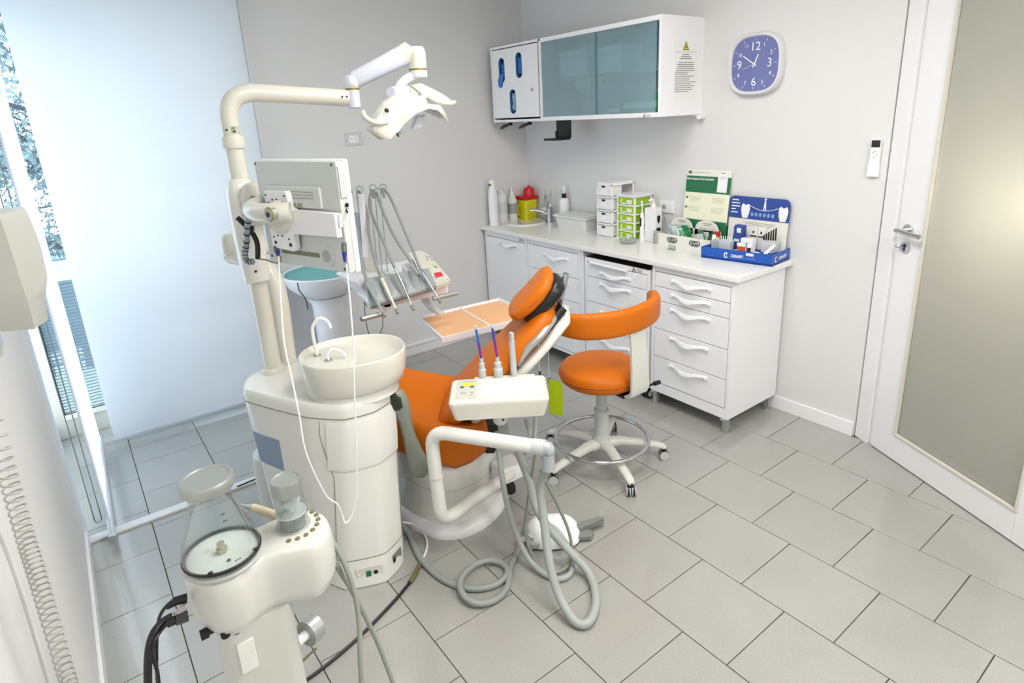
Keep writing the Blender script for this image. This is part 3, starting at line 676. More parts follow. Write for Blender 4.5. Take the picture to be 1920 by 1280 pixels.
obj('logo_mark', bm, wink, bd)
SD = (Vector((.105, UY1+.03, 0))-Vector((-.135, UY1, 0))).normalized()
Ms = basis(Vector((-.135, UY1, .03))+SD*.12+Vector((0, -.0008, 0)), SD, (0, 0, 1))
text('CURASEPT', Ms @ Matrix.Translation((.02, 0, .0003)), .021, wink, bd, sx=1.1, bold=.0005)
bm = NB(); prism(bm, pts, 0, .0006, M=Ms @ Matrix.Translation((-.07, 0, 0))); obj('logo_mark', bm, wink, bd)
# back card with header
BXX = .065
bm = NB(); M_ = Matrix.Translation((BXX, 0, 0)) @ Matrix.Rotation(math.radians(5), 4, 'Y')
box(bm, 0, .003, UY1+.045, UY0-.005, .04, .205); bmesh.ops.transform(bm, matrix=M_, verts=bm.verts); bc = obj('back_card', bm, paper, bd)
bm = NB(); prism(bm, [(UY0-.0, .195), (UY0-.0, .285)]+[(UY0-.035+.035*math.cos(a), .285+.03*math.sin(a)) for a in [math.pi/2*k/6 for k in range(1, 7)]]+[(UY1+.08+.04*math.cos(a), .28+.035*math.sin(a)) for a in [math.pi/2+math.pi/2*k/6 for k in range(7)]]+[(UY1+.04, .195)], -.004, 0, axis='x'); bmesh.ops.transform(bm, matrix=M_, verts=bm.verts)
hc = obj('header_card', bm, navy, bd)
Mh = M_ @ basis((-.0045, 0, 0), (0, -1, 0), (0, 0, 1))
def toothp(cx, s_=1, cut=99):
    P_ = [(-.032, .06), (-.02, .068), (0, .058), (.02, .068), (.032, .06), (.036, .04), (.03, .01), (.02, -.012), (0, -.012), (-.02, -.012), (-.03, .01), (-.036, .04)]
    return [(min(cx+x*s_, cut), .21+y*s_) for x, y in P_]
for cx, cut in ((-.085, 99), (.205, .248)):
    bm = NB(); prism(bm, toothp(cx, .98, cut), 0, .0006, M=Mh); obj('tooth_picture', bm, white, hc)
bm = NB(); tube(bm, [Mh @ Vector((-.055+.026*k, .268-.022*math.sin(math.pi*k/9), .0006)) for k in range(10)], .0016, 5); obj('floss_line', bm, wink, hc)
bm = NB(); prism(bm, [(.052, .248), (.060, .30), (.054, .306), (.062, .314), (.074, .312), (.068, .302), (.075, .248), (.068, .248), (.065, .275), (.059, .248)], 0, .0006, M=Mh); obj('figure_mark', bm, wink, hc)
bm = NB()
for k in range(6): prism(bm, [(-.03+.032*k+.0115*math.cos(a), .222+.0115*math.sin(a)) for a in [math.pi/6*j for j in range(12)]], 0, .0004, M=Mh)
obj('round_icon', bm, mat('pale_blue_print', (130, 160, 206), .5), hc)
bm = NB()
for k, l in enumerate((.055, .065, .07, .035, .055)): prism(bm, rrect(-.2, -.2+l, .29-.017*k, .296-.017*k, .002, 2), 0, .0004, M=Mh)
obj('print_line', bm, wink, hc)
bm = NB()
for k in range(3): prism(bm, rrect(-.1+.02*k, .16-.02*k, .175-.008*k, .177-.008*k, .0008, 2), 0, .0004, M=M_ @ basis((-.0005, 0, 0), (0, -1, 0), (0, 0, 1)))
obj('print_line', bm, gink, bc)
# products standing in the blue display
def prod(name, label, x, y, z=0.046, rot=0):
    t_ = thing(name, label, 'product', (-.10+(x-.01)*.9, -2.13+y*.8, K+z), rot); resize(t_, .85, .82, 1); return t_
t = prod('cream_pot', 'small round white and grey pot at the left front of the blue display', -.1, .165)
bm = NB(); M_ = Matrix.Translation((0, 0, .03)) @ Matrix.Rotation(math.radians(80), 4, 'Y'); lathe(bm, [(0, -.012), (.03, -.012), (.03, .012), (0, .012)], seg=24, M=M_); obj('body', bm, gplas, t)
t = prod('white_tube', 'short white and pink tube upright at the left end of the blue display', -.09, .195)
bm = NB(); lathe(bm, [(.016, 0), (.017, .02), (.014, .07), (.012, .075), (0, .075)], seg=16); obj('body', bm, white, t); bm = NB(); lathe(bm, [(.0172, .022), (.0165, .04)], seg=16); obj('band', bm, mat('pink_print', (226, 150, 160), .5), t)
t = prod('red_cap_tube', 'red and yellow tube lying behind the left end of the blue display', -.04, .205)
bm = NB(); lathe(bm, [(.014, 0), (.014, .03), (.018, .075), (0, .075)], seg=14); obj('body', bm, yellow, t); bm = NB(); lathe(bm, [(.0185, .06), (.0185, .085), (0, .085)], seg=14); obj('cap', bm, red, t)
t = prod('clear_tray_box', 'pale translucent open box with interdental brushes in the blue display', -.1, .085)
bm = NB(); loft(bm, [[(x*s_, y*s_, z_) for x, y in rrect(-.028, .028, -.045, .045, .006)] for z_, s_ in ((0, .9), (.055, 1.05))], caps=True); obj('tub', bm, mat('box_frost', (200, 204, 208), .3), t)
bm = NB()
for k in range(6): tube(bm, [(-.01+.004*k, .03-.013*k, .05), (-.014+.006*k, .032-.013*k, .08)], .0028, 6)
obj('brushes', bm, white, t)['kind'] = 'stuff'
t = prod('blue_carton', 'upright blue carton in the middle of the blue display', -.015, .045)
bm = NB(); prism(bm, [(-.03, 0), (-.03, .07), (-.02, .09), (-.02, .125), (-.01, .135), (.03, .135), (.03, 0)], -.032, .032, axis='y'); obj('body', bm, navy, t)
bm = NB(); box(bm, -.0215, -.0205, -.024, .008, .095, .122); box(bm, -.0315, -.0303, -.022, .022, .045, .06); obj('label_patch', bm, paper, t)
for (dy, lab) in ((-.035, 'left of two white cards with a black band in the blue display'), (-.095, 'right of two white cards with a black band in the blue display')):
    t = prod('white_card_box', lab, .035, dy)
    bm = NB(); box(bm, -.006, .006, -.027, .027, 0, .13, r=.001); obj('body', bm, paper, t)
    bm = NB(); box(bm, -.0068, -.006, -.024, .024, .07, .078); box(bm, -.0068, -.006, -.004, .008, .09, .104); obj('print_mark', bm, ink, t)
t = prod('white_carton_row', 'low white carton with a black shield in the middle of the blue display', -.055, -.055)
bm = NB(); box(bm, -.02, .02, -.045, .045, 0, .075, r=.002); obj('body', bm, white, t); bm = NB(); prism(bm, [(-.012, .05), (.012, .05), (.010, .035), (0, .026), (-.010, .035)], -.0212, -.0200, axis='x'); obj('shield_emblem', bm, ink, t)
t = prod('floss_tub', 'square pale tub of black wrapped sticks at the right of the blue display', .02, -.17)
bm = NB(); loft(bm, [[(x*s_, y*s_, z_) for x, y in rrect(-.04, .04, -.045, .045, .006)] for z_, s_ in ((0, .92), (.065, 1.05))]); obj('tub', bm, mat('tub_white', (216, 218, 216), .35), t)
bm = NB()
for k in range(6): box(bm, -.02+.006*k, -.017+.006*k, .03-.013*k, .04-.013*k, .06, .095+.008*k)
obj('sticks', bm, ink, t)['kind'] = 'stuff'
t = prod('white_tray', 'shallow white tray holding the orange tubes in the blue display', -.115, -.08, .042)
bm = NB(); box(bm, -.035, .035, -.085, .085, 0, .006, r=.002); box(bm, -.035, -.031, -.085, .085, 0, .016, r=.001); box(bm, .031, .035, -.085, .085, 0, .016, r=.001); box(bm, -.035, .035, -.085, -.081, 0, .016, r=.001); box(bm, -.035, .035, .081, .085, 0, .016, r=.001); obj('tray_shell', bm, white, t)
t = prod('white_tray', 'shallow white tray under the pale translucent box in the blue display', -.1, .085, .04)
bm = NB(); box(bm, -.035, .035, -.06, .055, 0, .006, r=.002); obj('tray_shell', bm, white, t)
for i, (dy, c_, lab) in enumerate(((-.03, (214, 90, 40), 'leftmost orange tube in the white tray of the blue display'), (-.062, (200, 70, 30), 'second orange tube in the white tray of the blue display'), (-.105, (40, 30, 44), 'dark purple tube right of the orange ones in the blue display'))):
    t = prod('small_tube', lab, -.115, dy, .048)
    bm = NB(); loft(bm, [sring((0, 0, 0), (1, 0, 0), (0, 1, 0), .011, .011, 2), sring((0, 0, .02), (1, 0, 0), (0, 1, 0), .011, .013, 2), sring((0, 0, .05), (1, 0, 0), (0, 1, 0), .003, .018, 2)]); obj('body', bm, mat('tube_%d' % i, c_, .35), t)
    bm = NB(); loft(bm, [sring((0, 0, .036), (1, 0, 0), (0, 1, 0), .009, .016, 2), sring((0, 0, .054), (1, 0, 0), (0, 1, 0), .0035, .0185, 2)]); obj('cap_band', bm, wink, t)
t = prod('brush_case', 'white rounded brush case leaning at the right corner of the blue display', -.08, -.225, .045)
bm = NB(); tube(bm, [(-.05, 0, .008), (.07, -.0, .045)], .011, 12); obj('body', bm, white, t)
# ---------------------------------------------------------------- wall cabinet
uc = thing('wall_cabinet', 'white wall cabinet with a frosted glass section and glove door', 'wall cabinet', (-.19, -.9, 1.715))
X0 = -.38; zb, zt = 1.715, 2.25
bm = NB()
box(bm, X0, 0, -1.715, -1.697, zb, zt, r=.002); box(bm, X0, 0, -.103, -.085, zb, zt, r=.002); box(bm, X0, 0, -1.697, -.103, zt-.018, zt, r=.002); box(bm, X0, 0, -1.697, -.103, zb, zb+.018, r=.002)
box(bm, -.02, 0, -1.697, -.103, zb+.018, zt-.018); box(bm, X0, -.02, -.675, -.655, zb+.018, zt-.018); box(bm, X0+.12, -.02, -1.697, -.675, 1.975, 1.985)
obj('carcass', bm, white, uc, world=True)
# glove door with three slots
slots = [(-.232, 2.082), (-.44, 2.10), (-.352, 1.858)]
def slot(cy, cz, n=8, a=.034, h=.085): return [(cy+a*math.cos(t_), cz+(h-a)*(1 if math.sin(t_) >= 0 else -1)+a*math.sin(t_)) for t_ in [math.pi*k/n for k in range(n+1)]+[math.pi+math.pi*k/n for k in range(n+1)]]
# the door skin is cut into vertical strips; the strip over a slot is split above and below it
bm = NB(); YL, YR, ZL, ZH = -.652, -.11, zb+.03, zt-.025; xf0, xf1 = X0-.006, X0+.006
def zlim(y, cy, cz, a=.034, h=.085):
    d = a*a-(y-cy)**2
    return None if d <= 1e-9 else (cz-(h-a)-math.sqrt(d), cz+(h-a)+math.sqrt(d))
ys_ = sorted({round(v, 5) for cy, cz in slots for v in [cy+.034*math.sin(math.pi*k/16) for k in range(-8, 9)]} | {YL, YR})
grid = {}
def gv(y, z_, x):
    k = (round(y, 5), round(z_, 5), x)
    if k not in grid: grid[k] = bm.verts.new((x, y, z_))
    return grid[k]
def quad(y0_, za0, zc0, y1_, za1, zc1):
    if zc0-za0 < 1e-5 and zc1-za1 < 1e-5: return
    for x in (xf0, xf1):
        v = [gv(y0_, za0, x), gv(y1_, za1, x), gv(y1_, zc1, x), gv(y0_, zc0, x)]; v = list(dict.fromkeys(v))
        if len(v) > 2: bm.faces.new(v)
for y0_, y1_ in zip(ys_, ys_[1:]):
    act = []
    for cy, cz in slots:
        if cy-.034-1e-5 <= y0_ and y1_ <= cy+.034+1e-5:
            act.append((zlim(y0_, cy, cz) or ((cz-.051,)*1+(cz+.051,)), zlim(y1_, cy, cz) or ((cz-.051,)*1+(cz+.051,))))
    act.sort(key=lambda q: q[0][0]); lo0 = lo1 = ZL
    for (a0_, b0_), (a1_, b1_) in act: quad(y0_, lo0, a0_, y1_, lo1, a1_); lo0, lo1 = b0_, b1_
    quad(y0_, lo0, ZH, y1_, lo1, ZH)
gdoor = obj('glove_door', bm, white, uc, world=True, ang=20)
for p in gdoor.data.polygons: p.use_smooth = False
bm = NB()
for s_ in slots:
    p = slot(*s_); n_ = len(p)
    a_ = [bm.verts.new((X0-.008, y, z)) for y, z in p]; b__ = [bm.verts.new((X0+.02, y, z)) for y, z in p]
    for k in range(n_): bm.faces.new((a_[k], a_[(k+1) % n_], b__[(k+1) % n_], b__[k]))
obj('slot_liner', bm, mat('slot_blue', (60, 110, 170), .4), gdoor, world=True)
bm = NB(); box(bm, X0+.03, X0+.09, -.62, -.13, zb+.03, zt-.03); obj('glove_cartons', bm, mat('carton_navy', (24, 40, 70), .6), uc, world=True)
glv = mat('blue_glove', (40, 110, 190), .4)
rnd = random.Random(9)
for i, (cy, cz) in enumerate(slots):
    t = thing('glove_bunch', ('blue gloves hanging out of the left slot of the glove door', 'blue gloves filling the upper right slot of the glove door', 'pale and dark blue gloves in the lower slot of the glove door')[i], 'gloves', (X0+.005, cy, cz))
    bm = NB()
    for k in range(7):
        p = [(rnd.uniform(-.0, .012), rnd.uniform(-.018, .018), -.05+.1*j/4+rnd.uniform(-.01, .01)) for j in range(5)]
        tube(bm, cr(p, 4), .009, 8)
    if i == 0: tube(bm, cr([(-.004, 0, -.03), (-.02, .006, -.07), (-.018, .012, -.1), (-.016, .02, -.115)], 4), [.02, .02, .02, .02, .02, .02, .018, .018, .018, .016, .014, .012, .008], 10)
    obj('gloves', bm, mat('pale_glove', (150, 186, 206), .4) if i == 2 else glv, t)
bm = NB(); tube(bm, [(X0-.01, -.585, 1.93), (X0-.004, -.585, 1.93)], .006, 12); box(bm, X0-.018, X0-.009, -.588, -.582, 1.915, 1.94); obj('lock', bm, alu, gdoor, world=True)
fg = glassmat('frosted_cabinet_glass', (160, 196, 204), .24, .16, .12, tint=(.72, .88, .92))
bm = NB(); box(bm, X0+.006, X0+.011, -1.19, -.678, zb+.02, zt-.02); obj('sliding_glass', bm, fg, uc, world=True)
bm = NB(); box(bm, X0+.018, X0+.023, -1.665, -1.14, zb+.02, zt-.02); obj('sliding_glass', bm, fg, uc, world=True)
bm = NB(); box(bm, X0+.0, X0+.03, -1.697, -.675, zb+.016, zb+.026, r=.001); box(bm, X0, X0+.03, -1.697, -.675, zt-.026, zt-.016, r=.001); obj('glass_track', bm, white, uc, world=True)
bm = NB(); tube(bm, [(X0-.003, -.665, zt-.01), (X0-.0, -.665, zt-.01)], .007, 12); obj('cam_cap', bm, ink, uc, world=True)
# side notice with a radiation triangle
ns = thing('radiation_notice', 'printed notice with a yellow radiation triangle on the cabinet side', 'notice', (-.17, -1.716, 1.95))
bm = NB(); prism(bm, rrect(-.27, -.065, 1.80, 2.115, .002, 2), -1.7165, -1.7155, axis='y'); obj('sheet', bm, mat('white_paper', (240, 240, 240), .5), ns, world=True)
bm = NB(); prism(bm, [(-.195, 2.072), (-.143, 2.072), (-.169, 2.118)], -1.7178, -1.7165, axis='y'); tr = obj('warning_triangle', bm, ink, ns, world=True)
bm = NB(); prism(bm, [(-.189, 2.0755), (-.149, 2.0755), (-.169, 2.111)], -1.7186, -1.7178, axis='y'); obj('yellow_field', bm, yellow, tr, world=True)
bm = NB()
for k in range(3):
    a0_ = math.radians(90+120*k+0); cx_, cz_ = -.169, 2.0875
    prism(bm, [(cx_+.003*math.cos(a0_-.5), cz_+.003*math.sin(a0_-.5)), (cx_+.0105*math.cos(a0_-.52), cz_+.0105*math.sin(a0_-.52)), (cx_+.0105*math.cos(a0_+.52), cz_+.0105*math.sin(a0_+.52)), (cx_+.003*math.cos(a0_+.5), cz_+.003*math.sin(a0_+.5))], -1.7192, -1.7186, axis='y')
obj('trefoil', bm, ink, tr, world=True)
bm = NB(); rnd = random.Random(3)
for k in range(20):
    l = rnd.uniform(.6, 1)*.095 if k > 3 else .03+.012*k; zz = 2.045-.0105*k
    if k == 3: continue
    prism(bm, [(-.168-l, zz), (-.168+l*rnd.uniform(.7, 1) if k > 8 else -.168+l, zz), (-.168+l, zz+.004), (-.168-l, zz+.004)] if k <= 8 else [(-.262, zz), (-.262+l*2, zz), (-.262+l*2, zz+.004), (-.262, zz+.004)], -1.7172, -1.7165, axis='y')
prism(bm, [(-.262, 2.06), (-.074, 2.06), (-.074, 2.062), (-.262, 2.062)], -1.7172, -1.7165, axis='y')
obj('print_line', bm, mat('fine_print', (140, 140, 138), .7), ns, world=True)
emb(uc, basis((X0-.001, -1.60, 1.724), (0, -1, 0), (0, 0, 1)), .02)
bm = NB(); tube(bm, [(-.06, -1.735, 1.70), (-.0, -1.735, 1.70)], .012, 12); box(bm, -.05, 0, -1.75, -1.68, 1.705, 1.714, r=.002); obj('hanging_bracket', bm, white, uc, world=True)
# contents seen through the frosted glass and in the open gap
pr = thing('paper_roll', 'white paper roll held behind the frosted glass', 'paper roll', (-.27, -1.15, 1.9))
bm = NB(); tube(bm, [(-.315, -.98, 1.935), (-.315, -1.215, 1.935)], .036, 24); obj('roll', bm, paper, pr, world=True)
bm = NB(); tube(bm, [(-.315, -.978, 1.935), (-.315, -1.217, 1.935)], .014, 16); obj('core', bm, gplas, pr, world=True)
for i, (y0_, y1_, z0_, z1_, c_, lab) in enumerate(((-1.66, -1.40, 1.733, 1.85, (50, 140, 90), 'green carton in the lower right of the glass cabinet'), (-1.69, -1.668, 1.733, 1.86, (30, 90, 60), 'narrow dark green carton in the open gap of the glass cabinet'), (-1.69, -1.668, 1.86, 1.9, (200, 205, 60), 'yellow packet in the open gap of the glass cabinet'), (-1.69, -1.668, 1.985, 2.05, (236, 214, 220), 'pale pink box at mid height in the open gap of the glass cabinet'), (-1.69, -1.668, 2.05, 2.13, (30, 44, 66), 'dark blue box near the top of the open gap of the glass cabinet'), (-1.09, -.83, 2.06, 2.15, (246, 246, 244), 'left white carton on the upper shelf behind the frosted glass'), (-1.38, -1.14, 2.05, 2.14, (246, 246, 244), 'right white carton on the upper shelf behind the frosted glass'), (-1.38, -1.28, 1.733, 1.80, (190, 150, 160), 'pinkish carton beside the green one in the glass cabinet'))):
    t = thing('carton', lab, 'carton', ((-.25), (y0_+y1_)/2, z0_))
    bm = NB(); box(bm, -.345 if i != 6 else -.345, -.15, y0_, y1_, z0_ if z0_ < 2.04 or y0_ < -1.6 else 1.986, z1_-.002, r=.002); obj('body', bm, mat('carton_%d' % i, c_, .5), t, world=True)
    bm = NB(); box(bm, -.3455, -.3448, y0_+.003, y1_-.003, z0_+.3*(z1_-z0_), z0_+.6*(z1_-z0_)); obj('label_band', bm, paper, t, world=True)
# black hooks and bracket under the wall cabinet
for i, y in enumerate((-.215, -.45)):
    t = thing('black_lamp_hook', ('left', 'right')[i]+' black hook under the glove door of the wall cabinet', 'hook', (X0+.03, y, 1.714))
    bm = NB(); prism(bm, [(.075, -.040), (.03, -.018), (-.05, -.004), (-.05, -.022), (.0, -.03), (.072, -.05)], -.014, .014, axis='x'); M_ = Matrix.Rotation(0, 4, 'Z'); obj('hook', bm, black, t)
    bm = NB(); box(bm, -.01, .01, -.03, .01, -.02, .0); obj('mount', bm, gplas, t)
t = thing('curing_lamp_holder', 'black bracket holder hanging under the wall cabinet', 'holder', (-.22, -.70, 1.714))
bm = NB(); box(bm, -.005, .005, -.09, .06, -.12, 0, r=.002); obj('back_plate', bm, mat('dark_green_black', (22, 34, 26), .4), t)
bm = NB(); box(bm, -.13, .0, -.085, .055, -.135, -.12, r=.002); box(bm, -.07, -.055, -.02, .0, -.12, -.07, r=.002); obj('shelf', bm, black, t)
# ---------------------------------------------------------------- clock
ck = thing('wall_clock', 'rounded square wall clock with a slate blue face and white numerals', 'clock', (0, -2.068, 1.966))
Mc = basis((0, 0, 0), (0, -1, 0), (0, 0, 1))
def sq(a, n=48, e=2.9, b_=None): return [(a*math.copysign(abs(math.cos(t_))**(2/e), math.cos(t_)), (b_ or a)*math.copysign(abs(math.sin(t_))**(2/e), math.sin(t_))) for t_ in [2*math.pi*k/n for k in range(n)]]
bm = NB(); loft(bm, [[(x, y, z_) for x, y in sq(a_)] for a_, z_ in ((.158, 0), (.160, .012), (.159, .035), (.152, .046), (.145, .046), (.138, .034))]); bmesh.ops.transform(bm, matrix=Mc, verts=bm.verts); obj('case', bm, mat('silver_white', (222, 222, 224), .25, coat=.3), ck)
bm = NB(); loft(bm, [[(x, y, z_) for x, y in sq(.1385)] for z_ in (.032, .0355)]); bmesh.ops.transform(bm, matrix=Mc, verts=bm.verts); fc = obj('face', bm, mat('slate_blue', (104, 110, 168), .35, coat=.3), ck)
for n_, a_, s_ in (('12', (0, .088), .062), ('3', (.088, 0), .062), ('6', (0, -.092), .062), ('9', (-.092, 0), .062), ('1', (.052, .094), .028), ('2', (.094, .052), .030), ('4', (.094, -.052), .030), ('5', (.052, -.094), .028), ('7', (-.052, -.094), .028), ('8', (-.094, -.052), .028), ('10', (-.092, .052), .026), ('11', (-.052, .094), .026)):
    text(n_, Mc @ Matrix.Translation((a_[0], a_[1], .0358)), s_, wink, fc, name='numeral')
bm = NB()
for k in range(12):
    a_ = math.radians(30*k); r_ = .127/max(abs(math.cos(a_)), abs(math.sin(a_)))**.55
    prism(bm, rrect(-.0012, .0012, -.006, .006, .0006, 2), 0, .0005, M=Mc @ Matrix.Translation((r_*math.sin(a_)*.97, r_*math.cos(a_)*.97, .0358)) @ Matrix.Rotation(-a_, 4, 'Z'))
obj('hour_marks', bm, wink, fc)
for nm, ang, l, w_ in (('hour_hand', 24, .055, .0036), ('minute_hand', -56, .085, .003), ('second_hand', -110, .07, .001)):
    bm = NB(); prism(bm, [(-w_, -.018), (w_, -.018), (w_, l*.9), (0, l), (-w_, l*.9)], 0, .0012, M=Mc @ Matrix.Translation((0, 0, .0375 if nm[0] == 'h' else .039)) @ Matrix.Rotation(-math.radians(ang), 4, 'Z')); obj(nm, bm, wink, ck)
# remote holder
rm = thing('wall_remote', 'white remote control with a black screen in a holder by the door', 'remote', (0, -2.727, 1.48))
bm = NB(); box(bm, -.022, 0, -.024, .026, -.085, -.02, r=.004); obj('holder', bm, white, rm)
bm = NB(); box(bm, -.02, -.002, -.022, .022, -.08, .09, r=.003); r_ = obj('remote_body', bm, white, rm)
bm = NB(); box(bm, -.0208, -.0198, -.0195, .0195, .055, .088); obj('screen', bm, ink, r_)
bm = NB()
for k, (y, z_) in enumerate(((.008, .03), (-.01, .02), (.002, .008), (0, .036))): tube(bm, [(-.0212, y, z_), (-.0198, y, z_)], .003, 8)
obj('button', bm, gink, r_)
# outlet on the back wall
ot = thing('wall_outlet', 'white outlet plate with three pin holes on the back wall', 'outlet', (-1.496, 0, 1.66))
bm = NB(); box(bm, -.062, .062, -.009, 0, -.042, .042, r=.003); obj('plate', bm, mat('outlet_plate', (205, 206, 210), .4), ot)
bm = NB(); box(bm, -.035, .03, -.0115, -.009, -.024, .024, r=.001); i_ = obj('insert', bm, white, ot)
bm = NB()
for z_ in (-.012, 0, .012): tube(bm, [(.012, -.0125, z_), (.012, -.0114, z_)], .0025, 8)
obj('pin_hole', bm, ink, i_)
bm = NB(); tube(bm, [(-.018, -.0125, 0), (-.018, -.0114, 0)], .006, 12); obj('switch_dot', bm, gplas, i_)
# ================================================================ stool
def R2(a): return math.radians(a)
st = thing('operator_stool', 'orange round operator stool with a curved backrest and chrome foot ring', 'stool', (-1.19, -2.05, 0))
bm = NB(); lathe(bm, [(.034, .06), (.045, .075), (.05, .12), (.044, .15), (.037, .16), (.037, .29), (.04, .295), (.04, .30), (.033, .305), (.033, .30), (.029, .31), (.027, .455), (.027, .47)], seg=24); obj('column', bm, gplas, st)
for k, a in enumerate((178, 250, 322, 34, 106)):
    d = Vector((math.cos(R2(a)), math.sin(R2(a)), 0)); s_ = Vector((-d.y, d.x, 0)); rings = []
    for t_, z_, w_, h_ in ((.02, .105, .034, .03), (.1, .115, .028, .024), (.2, .10, .024, .019), (.29, .082, .022, .016), (.325, .072, .02, .014), (.335, .066, .012, .008)):
        rings.append(sring(d*t_+Vector((0, 0, z_)), s_, (0, 0, 1), w_, h_, 2.4, 14))
    bm = NB(); loft(bm, rings); obj('base_arm', bm, mat('warm_grey_plastic', (212, 212, 205), .4), st)
    c0_ = d*.325; bm = NB()
    a2 = a+50+20*k; e_ = Vector((math.cos(R2(a2)), math.sin(R2(a2)), 0))
    for s2 in (-1, 1): tube(bm, [c0_+e_*(s2*.004)+Vector((0, 0, .025)), c0_+e_*(s2*.022)+Vector((0, 0, .025))], .0245, 20)
    c_ = obj('caster', bm, gplas, st)
    bm = NB()
    for s2 in (-1, 1): tube(bm, [c0_+e_*(s2*.008)+Vector((0, 0, .0255)), c0_+e_*(s2*.018)+Vector((0, 0, .0255))], .0255, 20)
    obj('tyre', bm, black, c_)
    bm = NB(); tube(bm, [c0_+Vector((0, 0, .045)), c0_+Vector((0, 0, .068))], .012, 12); obj('caster_stem', bm, black, c_)
bm = NB(); tube(bm, [(.239*math.cos(2*math.pi*k/64), .239*math.sin(2*math.pi*k/64), .135) for k in range(64)], .0095, 10, closed=True); obj('foot_ring', bm, chrome, st)
bm = NB(); lathe(bm, [(0, .462), (.16, .462), (.19, .468), (.207, .485), (.212, .51), (.207, .532), (.196, .548), (.16, .563), (.08, .57), (0, .571)], seg=48); obj('seat', bm, orange, st)
bm = NB(); tube(bm, [(.213*math.cos(2*math.pi*k/64), .213*math.sin(2*math.pi*k/64), .512) for k in range(64)], .0028, 6, closed=True); obj('seat_piping', bm, mat('piping_orange', (196, 84, 8), .4), st)
bm = NB(); lathe(bm, [(0, .448), (.09, .448), (.10, .462), (0, .463)], seg=24); box(bm, -.05, .05, -.2, .03, .445, .46, r=.003); tube(bm, [(.03, -.17, .45), (.19, -.2, .455)], .006, 8); tube(bm, [(.17, -.198, .455), (.205, -.203, .455)], .011, 10); obj('seat_plate', bm, black, st)
bm = NB(); rings = []
for y, z_, w_ in ((-.10, .452, .05), (-.20, .452, .055), (-.238, .465, .058), (-.25, .50, .06), (-.245, .62, .055), (-.235, .72, .05), (-.225, .80, .048)):
    cxx = .01+.0*z_
    rings.append([(cxx-w_, y-.004, z_), (cxx+w_, y-.004, z_), (cxx+w_, y+.008, z_+.006), (cxx-w_, y+.008, z_+.006)])
loft(bm, rings); obj('back_support', bm, mat('warm_grey_plastic', (212, 212, 205), .4), st)
P2 = [(-.285, -.02), (-.24, -.125), (-.14, -.2), (-.02, -.225), (.10, -.215), (.20, -.17), (.275, -.085)]
pl_ = cr([(x, y, 0) for x, y in P2], 6); rings = []; n = len(pl_)
for i, p in enumerate(pl_):
    t_ = (pl_[min(i+1, n-1)]-pl_[max(i-1, 0)]).normalized(); nn = Vector((t_.y, -t_.x, 0)); u = i/(n-1)
    hh = .062*(1-.28*abs(2*u-1)**6); zc = .838+.012*u
    if i in (0, n-1): rings.append(sring(p+Vector((0, 0, zc)), nn, (0, 0, 1), .012, hh*.9, 3.2, 20))
    rings.append(sring(p+Vector((0, 0, zc)), nn, (0, 0, 1), .026, hh, 3.4, 20))
bm = NB(); loft(bm, rings); obj('backrest', bm, orange, st, ang=60)
# ================================================================ dental chair (local x towards the head, -y towards the camera)
CA = -0.672
dc = thing('dental_chair', 'orange dental chair with reclined backrest, headrest and white base', 'dental chair', (-2.05, -1.75, 0), CA)
def pad(name, stations, m, e=2.8, parent=dc, n=28):
    """stations: (x, z, nx, nz, half width, half thickness, y offset)"""
    rings = []
    for x, z_, nx, nz, hw, ht, yo in stations:
        N_ = Vector((nx, 0, nz)).normalized()
        rings.append(sring((x, yo, z_), (0, 1, 0), N_, hw, ht, e, n))
    bm = NB(); loft(bm, rings); return obj(name, bm, m, parent, ang=60)
# base plate, world coordinates turned into the chair frame
bp = cr([(-2.245, -1.80, 0), (-2.20, -1.97, 0), (-2.12, -2.075, 0), (-1.98, -2.10, 0), (-1.83, -2.045, 0), (-1.70, -1.93, 0), (-1.64, -1.80, 0), (-1.68, -1.62, 0), (-1.82, -1.46, 0), (-2.0, -1.42, 0), (-2.16, -1.52, 0), (-2.24, -1.66, 0)], 4, closed=True)
cen = Vector((-1.94, -1.76, 0))
bm = NB(); loft(bm, [[tuple(cen+(p-cen)*s_+Vector((0, 0, z_))) for p in bp] for s_, z_ in ((1, 0), (1.0, .012), (.985, .03), (.93, .045), (.88, .052))]); obj('base_plate', bm, white, dc, world=True)
bm = NB(); loft(bm, [[tuple(cen+Vector(((p-cen).x*s_, (p-cen).y*s_, z_))) for p in bp] for s_, z_ in ((.88, .05), (.84, .09), (.80, .16), (.82, .23), (.80, .30), (.70, .34))]); obj('lift_cover', bm, cream, dc, world=True)
bm = NB(); tube(bm, [tuple(cen+Vector(((p-cen).x*.812, (p-cen).y*.812, .20))) for p in bp], .003, 5, closed=True); obj('cover_seam', bm, gplas, dc, world=True)
for (x, y) in ((-1.745, -1.985), ):
    bm = NB(); lathe(bm, [(.028, 0), (.028, .03), (.02, .045), (0, .045)], (x, y, .03), 16); obj('base_knob', bm, black, dc, world=True)
